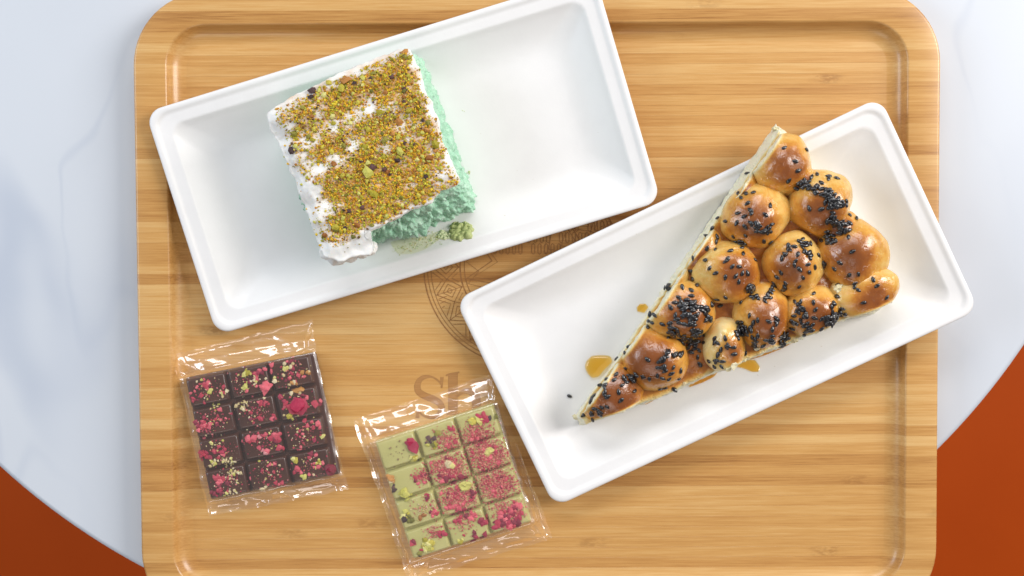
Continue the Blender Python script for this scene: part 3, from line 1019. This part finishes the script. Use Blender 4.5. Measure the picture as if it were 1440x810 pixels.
# black seeds
def seed_mesh():
    g = G('black_seed')
    g.bsdf((0.009, 0.009, 0.012), 0.30, Coat_Weight=0.9, Coat_Roughness=0.10)
    bm = bmesh.new()
    bmesh.ops.create_uvsphere(bm, u_segments=8, v_segments=6, radius=1.0)
    for q in bm.verts:
        x, y, z = q.co.z, q.co.y, q.co.x
        w = 1.0 - 0.28 * max(0, x) - 0.12 * x
        q.co = (x * 1.0, y * 0.60 * w, z * 0.36 * w)
    bmesh.ops.recalc_face_normals(bm, faces=bm.faces)
    me = bpy.data.meshes.new('sesame_seed'); bm.to_mesh(me); bm.free()
    me.materials.append(g.m)
    me.polygons.foreach_set('use_smooth', [True] * len(me.polygons))
    return me
SEED = seed_mesh()
single = [(1103,208),(1134,211),(1118,227),(1122.6,240),(1109,254),(1051,244),(1152.6,233),(1160,237),(1149,245),(1165,248),(1165,252),(1177,251),(1155,257),(1137,261),(1150,263),(1138,293),(1155,294),(1190,288),(1194,302),(1204,307),
 (1038,272),(1049,272),(1059,271),(1042,278),(1051,286),(1038,300),(1055.5,295.5),(1057,300),(1047,304),(1036,314),(1048,319),(1064,325),(1048,331),(1083,289),(1076,302),(1074,339),(1083,341),(1031,332.6),
 (1020,311),(1009,307),(1001,321),(993,332),(1008,333),(1007,340),(994.5,349),(1006,351),(975,363),(992,366),(956,370),(971.6,381),(974,392),
 (1027,353),(1045,356.5),(1062,366),(1020,368),(1023,365),(1030,374.6),(1039.5,375),(998,377),(1006,384),(1034.6,388),(1044,384),(1051,384),(1020,390),(1039,396),(1008,421),(1020,418),(1013,430),(1042,425),
 (1116.7,346.7),(1109,346),(1151,359),(1122,358),(1119,367),(1117,373),(1136,372),(1145.5,375.5),(1124.5,379),(1138,383),(1129,390),(1100,363),(1098,383),(1093,390),(1124,403),
 (1193,334),(1199,354),(1181,369.5),(1173,378),(1194,387),(1207,385.5),(1202,398),(1178,401),(1202,403),(1228,393),(1207,408),(1233,402),(1247,418),(1214,425.5),(1178,417),
 (1144,413),(1144,425.5),(1147,435.5),(1146,447),(1128,455),(1114,462),(1142,457),(1155.5,462),
 (1085.5,408),(1083,419),(1065.5,450),(1081,452),(1086,463),(1065.5,472),(1086,472),(1102,468),(1054,444),(1073,486),
 (959.5,404),(980,401),(972,408),(972,416),(965.5,421.5),(943,432),(950,443),(951.5,449),(955.5,454),(932,456),(942,454),(921,443),(914,441.5),(912.6,451.5),(917,454),(910.6,460),(907,427),(988,471),(990,482),(972,495.5),(983,493),(981,502),(984,512),
 (1005.5,475.5),(1020,475.5),(1031.5,488.5),(1032,498),(1038,475.5),(1048,497),(1014,491.5),(997,508),(1004.5,515.5),(1015,515.5),
 (884.5,487),(910.5,505.5),(926,517),(935,522),(946.7,517),(924.5,528),(932,532),(944.5,525),(941,532.7),(957,521),(955,532.7),(913,533),(904.5,529.5),(896,527),(929,546.7),(935,545.5),(948.5,548.5),
 (867,505),(879,495.5),(880,518),(866.5,526.7),(853,533),(864,534),(875,541.5),(844,541),(851,541.5),(870,551),(854.6,558),(873,563),(836.5,574.7),(846,572.6),(853.7,572),(820.5,583.5),(833.5,590),(892,550),(895,527),(904,529.6)]
groups = [(1130,259,8,12),(1145,271,5,6),(1166,279,8,20),(1178,286,6,10),(1168,306,7,10),(1182,312,6,8),(1186,319,7,12),(1168,335,6,8),
 (1061,316,4,5),(1079,323,5,9),(1042,340,5,6),(1054,404,5,10),(1128,339,3,2),(1108,354,4,3),(1136.7,343,3,4),(1131.6,350,4,4),(1139,360,3,3),(1103,404,4,3),(1159,370,3,6),(1164,334,5,7),
 (1170,429,3,3),(1127,432,6,8),(1131,443,4,5),(1117,452,4,5),(1135.5,461,5,7),(1162,448,7,14),(1180,439,5,10),(1171,457,5,8),
 (1089,403,3,3),(1075.5,415.5,4,4),(1090,452,3,3),(1100,477,5,9),(1084,481,4,5),(1062,485,4,7),(1061,419,3,3),(1045.5,464,8,22),
 (940,403,3,4),(953,422,3,2),(960,431,5,8),(973,429,6,10),(991,433,6,8),(965.5,444,4,6),(973,444,4,6),(973,458,6,8),(994,449,5,10),(949,467,6,12),(962,475.5,5,8),(980,469,5,7),(975.5,482,6,10),
 (1008,483,3,2),(1021.5,485,3,2),(1011,505.5,3,4),(937,495.5,3,3),(933,509,4,7),(946.7,500,3,3),(956.7,499,3,2),(889,532,4,4),
 (877,533,3,2),(851.6,549.5,4,3),(834.5,559,3,2),(831.5,565,3,2),(845,581,3,3),(833,581.5,2,2),(888,534,4,4)]
spots = list(single)
for x, y, sp_, n_ in groups:
    for k in range(int(n_ * 1.3 + .5)):
        spots.append((x + rnd.gauss(0, sp_ * .75), y + rnd.gauss(0, sp_ * .75)))
rnd.shuffle(spots)
made, rest, placed = 0, [], []
for px, py in spots:
    h = BB.ray_cast(cam.location, ray(px, py))
    if h[0] is None: continue
    nn = h[1] if h[1].dot(ray(px, py)) < 0 else -h[1]
    near = sum(1 for q in placed if (q - h[0]).length < 0.0016)
    placed.append(h[0])
    tilt = (nn + Vector((rnd.gauss(0, .16), rnd.gauss(0, .16), 0))).normalized()
    sz = rnd.uniform(0.0016, 0.0020)
    o = put_on('sesame_seed', SEED, bread, h[0] + nn * 0.0004 * min(near, 3), tilt, sz, rnd.random() * 6.3, BINV, 0.22)
    made += 1
    if made > 300:
        rest.append(o)
if rest:
    vs_, fs_ = [], []
    for o in rest:
        b0 = len(vs_)
        vs_ += [o.matrix_basis @ q.co for q in SEED.vertices]
        fs_ += [tuple(b0 + i for i in p.vertices) for p in SEED.polygons]
        bpy.data.objects.remove(o)
    so = obj('sesame_seed_cluster', mesh('sesame_seed_cluster', vs_, fs_, SEED.materials[0]), bread)
    so['kind'] = 'stuff'
print('SEEDS', made, len(rest))
# torn crumbs that cling to the cut edge
RAW = mat_plain('bread_crumb', (0.76, 0.68, 0.42), (0.86, 0.80, 0.58), 0.8, 700)
for px, py, sz in ((1178, 406, .0020), (1181, 403, .0014), (1117, 478, .0016), (1064, 489, .0014), (1031, 514, .0018), (1024, 519, .0014), (1047, 505, .0014), (971, 545, .0015), (965, 549, .0016), (962, 540, .001), (1206, 449, .0015), (1213, 446, .0013), (938, 557, .0013), (810, 586, .0016), (812, 593, .0014), (1086, 180, .0018), (1091, 182, .0016)):
    h = BB.ray_cast(cam.location, ray(px, py))
    if h[0] is None: continue
    put_on('bread_crumb', chunk(RAW, rnd.randrange(4), 2, 0.8, 1.2, 0.9), bread, h[0], h[1], sz, rnd.random() * 6.3, BINV, 0.2)
# loose seed on the plate
h = BP2.ray_cast(cam.location, ray(801, 557))
ls = obj('sesame_seed', SEED, None, h[0] + Vector((0, 0, 0.0005)))
ls.scale = (.0016, .0016, .0016); ls.rotation_euler = (0, 0, -0.4)
tag(ls, 'single black sesame seed fallen on the plate by the bread tip', 'seed')
puddle('honey_drop', 'round amber honey drop on the plate beside the bread tip', 'honey', [(824, 508), (832, 500), (845, 499), (858, 500), (862, 508), (850, 520), (842, 530), (832, 532), (825, 524), (822, 516)], BP2, HONEYP, 0.0026)
puddle('honey_drop', 'small honey bead against the pale cut side of the bread', 'honey', [(895, 432), (900, 427), (908, 427), (912, 432), (906, 440), (896, 438)], BP2, HONEYP, 0.001)
puddle('honey_drop', 'small honey bead under the bread lower edge near its tip', 'honey', [(897, 565), (903, 556), (918, 551), (924, 556), (918, 564), (908, 569)], BP2, HONEYD, 0.0012)
puddle('honey_drop', 'dark honey pool seeping from under the bread lower edge', 'honey', [(968, 545), (975, 530), (1000, 518), (1012, 520), (1004, 530), (988, 538)], BP2, HONEYD, 0.0016)
puddle('honey_drop', 'pale honey drip running from under the bread onto the plate', 'honey', [(1032, 515), (1050, 506), (1062, 506), (1069, 516), (1067, 523), (1058, 523), (1046, 518)], BP2, HONEYP, 0.0008)
puddle('honey_drop', 'long brown honey pool under the bread edge beside its broad end', 'honey', [(1050, 507), (1075, 490), (1110, 476), (1118, 480), (1100, 490), (1072, 501)], BP2, HONEYD, 0.0016)

# ------------------------------------------------------------------ chocolate bars in clear wrappers
def mat_choc(name, c1, c2, dusty):
    g = G(name)
    c = g.obj()
    n1 = g.noise(c, 55, 4, 0.6)
    n2 = g.noise(c, 900, 2)
    col = g.ramp(n1, [(0.3, c1), (0.7, c2)])
    g.bsdf(col, 0.30, g.bump(n2, 0.08, 0.0005), Coat_Weight=0.3, Coat_Roughness=0.22)
    return g.m
def seg_mesh(name, w, d, h, mat):
    rings = []
    for ins, z in ((0, 0), (0.0007, h * .55), (0.0011, h * .86), (0.0015, h * .97), (0.0021, h)):
        rings.append([(x, y, z) for x, y in rrect(w / 2 - ins, d / 2 - ins, 0.0011, 3, 2)])
    v, f = loft(rings, False, True)
    return mesh(name, v, f, mat)
BZ = ZF + 0.0009
SLAB, SEGH = 0.0052, 0.0036
def choc_bar(corners, ang, label, mat, clusters, dustspec, wide=1.0, ext=0.0):
    cx, cy = avg(*corners)
    c = P(cx, cy, BZ + 0.007)
    HB = 0.0351
    root = thing('chocolate_bar', label, 'chocolate bar', (c.x, c.y, BZ), ang)
    root.scale = (wide, 1, 1)
    inv = (Matrix.Translation((c.x, c.y, BZ)) @ Matrix.Rotation(ang, 4, 'Z') @ Matrix.Diagonal((wide, 1, 1, 1))).inverted()
    rings = [[(x + (ext if x > 0 else 0), y, z) for x, y in rrect(HB - i, HB - i, 0.0014, 4, 6)] for i, z in ((0.0012, 0), (0.0003, 0.0008), (0, 0.0022), (0.0004, SLAB - 0.0008), (0.0010, SLAB - .0001), (0.0018, SLAB))]
    v, f = loft(rings, True, True)
    parts = [obj('slab', mesh('slab', v, f, mat), root)]
    sw, sd = 2 * HB / 3, 2 * HB / 4
    sm = seg_mesh('segment', sw - 0.0005, sd - 0.0005, SEGH, mat)
    for r_ in range(4):
        for k in range(3):
            parts.append(obj('segment', sm, root, (-HB + sw * (k + .5), HB - sd * (r_ + .5), SLAB - 0.0001)))
    bpy.context.view_layer.update()
    bv = bvh_of(parts)
    mw = root.matrix_world
    def at(col, row, u, v_):
        return mw @ Vector((-HB + sw * (col + u), HB - sd * (row + v_), 0.05))
    for col, row, u, v_, kind, n, spr, size in clusters:
        nm, ms, el = KINDS[kind]
        for k in range(n):
            p = at(col, row, u, v_) + Vector((rnd.gauss(0, spr), rnd.gauss(0, spr * .8), 0)) * (0.001 if n > 1 else 0)
            h, nn = drop(bv, p.x, p.y)
            if h is None or nn.z < .2: continue
            s_ = size * 0.00118 * (rnd.uniform(.5, 1.15) if n > 1 else 1)
            put_on(nm, chunk(rnd.choice(ms), rnd.randrange(5), 2 if s_ > .0019 else 1, 0.5, el, 0.9), root, h, nn, s_, rnd.random() * 6.3, inv, 0.18)
    B = Bits()
    for col, row, u, v_, n, spr, cols in dustspec:
        for k in range(n):
            p = at(col, row, u, v_) + Vector((rnd.gauss(0, spr), rnd.gauss(0, spr * .75), 0)) * 0.001
            h, nn = drop(bv, p.x, p.y)
            if h is None: continue
            r = 0.00015 + 0.00070 * rnd.random()**2.8
            cc = rnd.choice(cols)
            B.add(h + nn * r * .3, r, cc)
    B.build('berry_dust', root, inv)
    return root, c
KINDS = {'r': ('raspberry_piece', [RASP, RASP, RASPD], 1.2), 'd': ('raspberry_piece', [RASPD, RASPD, RASP], 1.4), 'p': ('raspberry_piece', [RASPP, RASP], 1.1),
         'g': ('pistachio_piece', [PGREEN, PPALE], 1.3), 'y': ('pistachio_piece', [PPALE], 1.2), 'o': ('pistachio_piece', [PORANGE, CRUMBP], 1.3), 'k': ('pistachio_piece', [PSKIN, POLIVE], 1.3), 'c': ('nut_crumb', [CRUMBP, PPALE], 1.1)}
DARK = mat_choc('dark_chocolate', (0.045, 0.014, 0.008), (0.085, 0.028, 0.016), True)
PISTA = mat_choc('pistachio_chocolate', (0.46, 0.43, 0.155), (0.54, 0.50, 0.205), False)
cl_dark = [
 (0,0,.5,.25,'r',7,1.4,1.1),(0,0,.55,.5,'y',2,.9,1.3),(0,0,.85,.7,'c',9,1.3,.8),(0,0,.15,.6,'r',12,2.2,.8),
 (1,0,.78,.3,'r',7,1.8,1.2),(1,0,.35,.6,'y',3,1.0,1.7),(1,0,.62,.5,'c',5,1.6,1.0),(1,0,.85,.78,'r',1,0,2.6),(1,0,.5,.2,'g',3,1,1.2),
 (2,0,.05,.2,'r',4,1.2,1.3),(2,0,.4,.3,'c',6,2.0,1.1),(2,0,.1,.6,'c',4,1.2,1.1),(2,0,.85,.6,'o',4,1.2,1.3),(2,0,.5,.85,'o',4,1.0,1.2),(2,0,.55,.12,'r',4,1.5,1.0),
 (0,1,.2,.6,'r',24,2.6,1.0),(0,1,.6,.1,'c',8,2.0,.7),(0,1,.65,.5,'r',6,3,.6),
 (1,1,.25,.2,'c',11,1.5,.8),(1,1,.75,.25,'r',14,1.7,1.0),(1,1,.88,.8,'r',6,1.2,1.0),(1,1,.5,.6,'r',6,3,.5),
 (2,1,.5,.55,'r',1,0,3.9),(2,1,.40,.62,'r',1,0,2.6),(2,1,.2,.35,'r',4,1.2,1.3),(2,1,.5,.1,'o',4,1.5,1.7),(2,1,.9,.6,'r',6,1.2,1.4),(2,1,.25,.85,'g',4,1.0,1.2),
 (0,2,.12,.55,'r',6,1.4,1.7),(0,2,.35,.2,'y',2,.8,1.4),(0,2,.55,.6,'r',5,1.4,1.4),(0,2,.65,.85,'c',14,2.2,.8),(0,2,.3,.8,'c',8,2,.9),
 (1,2,.2,.3,'r',6,1.3,1.6),(1,2,.45,.2,'p',2,.8,1.5),(1,2,.8,.4,'r',14,1.8,1.4),(1,2,.55,.8,'p',3,1,1.3),(1,2,.9,.75,'r',5,1,1.2),
 (2,2,.75,.3,'r',8,1.6,1.2),(2,2,.92,.65,'c',2,.7,1.4),(2,2,.3,.85,'r',6,2,.8),(2,2,.4,.3,'c',4,2,.6),
 (0,3,.35,.35,'r',9,1.6,1.4),(0,3,.7,.3,'c',16,2.0,.8),(0,3,.5,.85,'c',10,2.6,.8),(0,3,.2,.8,'r',6,1.6,1.0),
 (1,3,.62,.2,'r',5,1.6,.9),(1,3,.35,.92,'o',3,1.3,1.4),(1,3,.68,.9,'r',8,1.7,1.0),
 (2,3,.15,.25,'g',3,.9,1.5),(2,3,.2,.55,'r',3,.9,1.3),(2,3,.3,.85,'y',3,.9,1.3),(2,3,.72,.45,'g',4,.8,1.2),(2,3,.60,.2,'r',3,.8,1.2),(2,3,.93,.75,'r',1,0,2.5)]
cl_dark += [(c_, r_, .5, .5, 'r', 8, 4.6, 1.05) for c_ in range(3) for r_ in range(4)] + [(c_, r_, .5, .5, 'c', 4, 4.6, .65) for c_ in range(3) for r_ in range(4)]
reds = [(0.42, 0.03, 0.06), (0.55, 0.08, 0.11), (0.36, 0.02, 0.06), (0.62, 0.20, 0.20)]
tans = [(0.65, 0.52, 0.28), (0.75, 0.66, 0.42), (0.55, 0.45, 0.15)]
du_dark = [(c_, r_, .5, .5, 150, 5.0, reds + reds + reds + tans) for c_ in range(3) for r_ in range(4)] + [(0, 1, .2, .6, 60, 2.6, reds), (0, 3, .6, .4, 60, 3, tans + reds), (0, 2, .6, .85, 50, 3, tans), (1, 1, .3, .2, 30, 2, tans), (1, 2, .7, .4, 50, 3, reds)]
cl_light = [
 (0,0,.86,.45,'d',1,0,2.6),(0,0,.84,.30,'d',1,0,1.6),(0,0,.85,.9,'g',4,1.0,1.2),(0,0,.95,1.0,'k',2,.6,1.2),
 (1,0,.32,.55,'k',5,1.6,1.1),(1,0,.35,.6,'g',7,1.8,1.0),(1,0,.72,.8,'r',14,2.2,.8),(1,0,.5,.3,'k',2,.6,1.6),(1,0,.85,.3,'r',4,1,1.2),
 (2,0,.72,.35,'d',13,1.6,1.5),(2,0,.4,.3,'g',3,1.2,1.6),(2,0,.3,.8,'r',16,2.6,.8),(2,0,.9,.4,'k',3,1,1.1),
 (0,1,.12,.25,'o',2,.6,1.5),(0,1,.12,.6,'k',3,.8,1.4),(0,1,.35,.85,'y',7,1.8,1.5),(0,1,.8,.5,'r',14,2.0,1.2),
 (1,1,.5,.5,'r',26,4.2,.9),(1,1,.35,.8,'d',12,2.2,1.4),(1,1,.62,.45,'c',2,1.0,1.7),(1,1,.75,.9,'r',8,1.6,1.3),
 (2,1,.5,.5,'r',40,4.6,.9),(2,1,.55,.5,'y',2,1.4,1.6),
 (0,2,.2,.6,'k',5,1.4,1.3),(0,2,.2,.55,'g',6,1.6,1.3),(0,2,.62,.78,'o',2,.9,1.8),(0,2,.85,.7,'r',7,1.4,1.1),(0,2,.8,.2,'r',6,1.3,1.0),
 (1,2,.5,.4,'r',20,3.6,.9),(1,2,.4,.85,'r',14,3.0,1.3),(1,2,.75,.2,'g',1,0,2.2),(1,2,.85,.6,'d',8,2,1.2),
 (2,2,.5,.5,'r',36,4.6,.9),
 (0,3,.5,.6,'g',10,2.6,1.4),(0,3,.45,.7,'y',8,2.2,1.5),(0,3,.12,.4,'r',2,.8,1.5),(0,3,.85,.45,'d',7,1.2,1.2),(0,3,.3,.75,'r',2,1,1.5),(0,3,.2,.95,'k',4,1.2,1.1),
 (1,3,.35,.2,'r',7,2.4,1.1),(1,3,.75,.2,'r',6,1.4,1.3),(1,3,.9,.5,'d',9,1.6,1.4),(1,3,.55,.9,'d',10,2.6,1.3),(1,3,.25,.82,'g',3,.9,1.4),
 (2,3,.4,.65,'d',26,3.6,1.4),(2,3,.75,.4,'r',16,2.8,1.3),(2,3,.5,.85,'d',12,3,1.4)]
pk = [(0.52, 0.10, 0.10), (0.60, 0.18, 0.15), (0.45, 0.05, 0.08), (0.62, 0.30, 0.20)]
du_light = [(2, 1, .5, .5, 2600, 6.0, pk), (2, 2, .5, .5, 2400, 6.0, pk), (1, 1, .5, .5, 1700, 5.6, pk), (1, 2, .5, .5, 1700, 5.6, pk), (2, 0, .4, .75, 1100, 5, pk), (1, 0, .7, .7, 600, 4, pk), (0, 1, .85, .5, 300, 3, pk), (2, 3, .5, .4, 900, 5, pk), (1, 3, .5, .2, 400, 5, pk), (0, 2, .7, .5, 240, 4, pk + tans), (0, 3, .7, .3, 200, 3, pk), (0, 0, .5, .5, 40, 5, [(0.3, 0.2, 0.1)])]
dark_c = [(257, 530), (436, 498), (474, 670), (294, 705)]
light_c = [(520.7, 621), (698.5, 565.6), (752, 734), (578, 791.5)]
AD, AL = math.radians(11.3), math.radians(17.9)
bar1, bc1 = choc_bar(dark_c, AD, 'dark chocolate bar of twelve squares with red berry and nut toppings', DARK, cl_dark, du_dark, 1.02, 0.0026)
bar2, bc2 = choc_bar(light_c, AL, 'pale green pistachio chocolate bar covered in crushed red berries', PISTA, cl_light, du_light)

def mat_film(name, k):
    g = G(name)
    c = g.obj()
    lw = g.n('ShaderNodeLayerWeight'); lw.inputs[0].default_value = 0.5
    n1 = g.noise(c, 90, 2, 0.5)
    nb = g.bump(n1, 0.10, 0.0012)
    g.put(lw.inputs['Normal'], nb)
    graze = g.M('MULTIPLY', g.M('POWER', lw.outputs[1], 4.0), 0.6 * min(1, k))
    fr = g.M('ADD', 0.04 * k, g.M('MULTIPLY', graze, 0.35), clamp=True)
    tc = g.M('SUBTRACT', 0.985 - 0.012 * k, graze)
    ct = g.n('ShaderNodeCombineColor')
    for i in range(3): g.put(ct.inputs[i], tc)
    cmb = g.n('ShaderNodeCombineColor')
    for i in range(3): g.put(cmb.inputs[i], fr)
    tr_ = g.n('ShaderNodeBsdfTransparent'); g.put(tr_.inputs[0], ct.outputs[0])
    last = tr_.outputs[0]
    for rough, wt in ((0.04, 1.0), (0.28, 1.0)):
        gl = g.n('ShaderNodeBsdfGlossy'); gl.inputs['Roughness'].default_value = rough
        g.put(gl.inputs['Normal'], nb)
        g.put(gl.inputs[0], g.mix(1.0, cmb.outputs[0], (wt, wt, wt), 'MULTIPLY'))
        ad = g.n('ShaderNodeAddShader')
        g.t.links.new(last, ad.inputs[0]); g.t.links.new(gl.outputs[0], ad.inputs[1])
        last = ad.outputs[0]
    g.t.links.new(last, g.out.inputs[0])
    return g.m
FILM2 = mat_film('clear_film_underside', 0.4)
FILM = mat_film('clear_film', 2.4)
def crumple(x, y, c, seed):
    """piecewise flat relief, like creased foil: random heights on a triangle grid"""
    gx, gy = x / c + 0.35 * y / c, y / (c * 0.8)
    ix, iy = math.floor(gx), math.floor(gy)
    fx, fy = gx - ix, gy - iy
    def hh(a, b): return noise.cell(Vector((a * 1.37 + seed * 11.3, b * 2.11 - seed * 5.7, seed)) * 3.1) * 2 - 1
    if fx + fy < 1:
        return hh(ix, iy) * (1 - fx - fy) + hh(ix + 1, iy) * fx + hh(ix, iy + 1) * fy
    return hh(ix + 1, iy + 1) * (fx + fy - 1) + hh(ix, iy + 1) * (1 - fx) + hh(ix + 1, iy) * (1 - fy)
def wrapper(corners, wcorners, ang, c, label, seed, wide=1.0, ext=0.0):
    inv = (Matrix.Translation((c.x, c.y, ZF)) @ Matrix.Rotation(ang, 4, 'Z')).inverted()
    q = [inv @ P(a, b, ZF + 0.004) for a, b in wcorners]      # TL TR BR BL
    HB = 0.0351
    NX, NY = 110, 140
    ZT = BZ - ZF + SLAB + SEGH + 0.0018
    verts, faces = [], []
    fr_ = random.Random(int(seed * 100))
    folds = []
    for k in range(3):                       # creases that start at the bar edge and run out to the seal
        up_ = 1 if k % 2 else -1
        x0 = fr_.uniform(-HB, HB)
        folds.append((x0, up_ * (HB + .0015), x0 + fr_.uniform(-.022, .022), up_ * (HB + fr_.uniform(.006, .015)), fr_.uniform(.0022, .0050), fr_.uniform(.0016, .0034)))
    for up_ in (-1, 1):                       # the seal line and the bar's own edge
        folds.append((-HB - .003, up_ * (HB + .0085), HB + .004, up_ * (HB + .0075), .0036, .0009))
        folds.append((-HB * .7, up_ * (HB + .0035), HB * .9, up_ * (HB + .0050), .0020, .0004))
        for sx_ in (-1, 1):
            folds.append((sx_ * HB, up_ * HB, sx_ * (HB + .004), up_ * (HB + .013), .0032, .0024))
    def hfun(x, y, e, up):
        # e: distance to the film's own edge
        dx = max(0, (x - HB * wide - ext if x > 0 else -x - HB * wide) - 0.0003)
        dy = max(0, abs(y) - HB - 0.0003)
        fall = 0.13 * min(1, dx / 0.0024) + 0.87 * sstep(0.0018, 0.0046, dx)
        fy = 0.38 * sstep(0, 0.0018, dy) + 0.62 * min(1, dy / 0.0140)
        k = (1 - fall) * (1 - fy)
        z = 0.0016 + (ZT - 0.0016) * k
        # flaps: sharp folds that run in from the bar's corners and along the seal
        if dy > 0 or dx > 0:
            a = math.atan2(y - math.copysign(HB, y), x * 0.8)
            w = min(1, (dx + dy) / 0.003)
            z += w * (0.0010 * (0.6 + crumple(x, y, 0.0105, seed)) + 0.00018 * crumple(x, y, 0.0050, seed + 2)) * (0.45 + 0.55 * min(1, e / 0.003))
            for (x0, y0, x1, y1, wd, hh) in folds:
                dxs, dys = x1 - x0, y1 - y0
                tt = max(0, min(1, ((x - x0) * dxs + (y - y0) * dys) / (dxs * dxs + dys * dys)))
                dd = math.hypot(x - x0 - dxs * tt, y - y0 - dys * tt)
                z += hh * max(0, 1 - dd / wd) * w
        else:
            z += 0.00022 * noise.noise(Vector((x * 60, y * 45, seed))) + 0.0005 * (1 - abs(noise.noise(Vector((x * 22 + y * 14 + seed, y * 60, 2)))) * 2)
        if dy > 0 or dx > 0.003:
            z += 0.0011 * max(0.0, 1 - e / 0.0022) * (1 + 0.6 * noise.noise(Vector((x * 160, y * 160, seed))))
        return max(z, 0.0007)
    for j in range(NY + 1):
        t = j / NY
        for i in range(NX + 1):
            s_ = i / NX
            # denser columns near the edges
            p = q[0].lerp(q[1], s_).lerp(q[3].lerp(q[2], s_), t)
            x, y = p.x, p.y
            e = min(s_, 1 - s_) * 0.09
            e = min(e, min(t, 1 - t) * 0.1)
            # ragged outline, pulled in between bar and flap
            y += (0.0012 * noise.noise(Vector((x * 90, 3 + seed, round(t))))) * (1 if t < .1 or t > .9 else 0)
            edge = 1 - min(1, min(s_, 1 - s_) / 0.05)
            x -= math.copysign(1, x) * edge * 0.0007 * (0.5 + noise.noise(Vector((y * 110, seed, s_ > .5))))
            verts.append((x, y, hfun(x, y, e, True)))
    n1 = (NX + 1)
    for j in range(NY):
        for i in range(NX):
            a = j * n1 + i
            faces.append((a, a + n1, a + n1 + 1, a + 1))
    top_n = len(verts)
    # underside sheet
    for j in range(NY + 1):
        for i in range(NX + 1):
            x, y, z = verts[j * n1 + i]
            verts.append((x, y, 0.00035 + 0.00012 * noise.noise(Vector((x * 60, y * 60, 9)))))
    for j in range(0, NY):
        for i in range(NX):
            a = top_n + j * n1 + i
            faces.append((a, a + 1, a + n1 + 1, a + n1))
    me = mesh('clear_wrapper', verts, faces, FILM)
    me.materials.append(FILM2)
    for p in me.polygons:
        if p.vertices[0] >= top_n: p.material_index = 1
    o = obj('clear_wrapper', me, None, (c.x, c.y, ZF))
    o.rotation_euler = (0, 0, ang)
    tag(o, label, 'wrapper')
    return o
wrapper(dark_c, [(240, 500), (438, 449), (492, 688), (294, 725)], AD, bc1, 'crinkled clear plastic wrapper around the dark chocolate bar', 1.3, 1.02, 0.0026)
wrapper(light_c, [(495, 592), (690, 527), (778, 757), (574, 818)], AL, bc2, 'crinkled clear plastic wrapper around the pale green chocolate bar', 5.7)
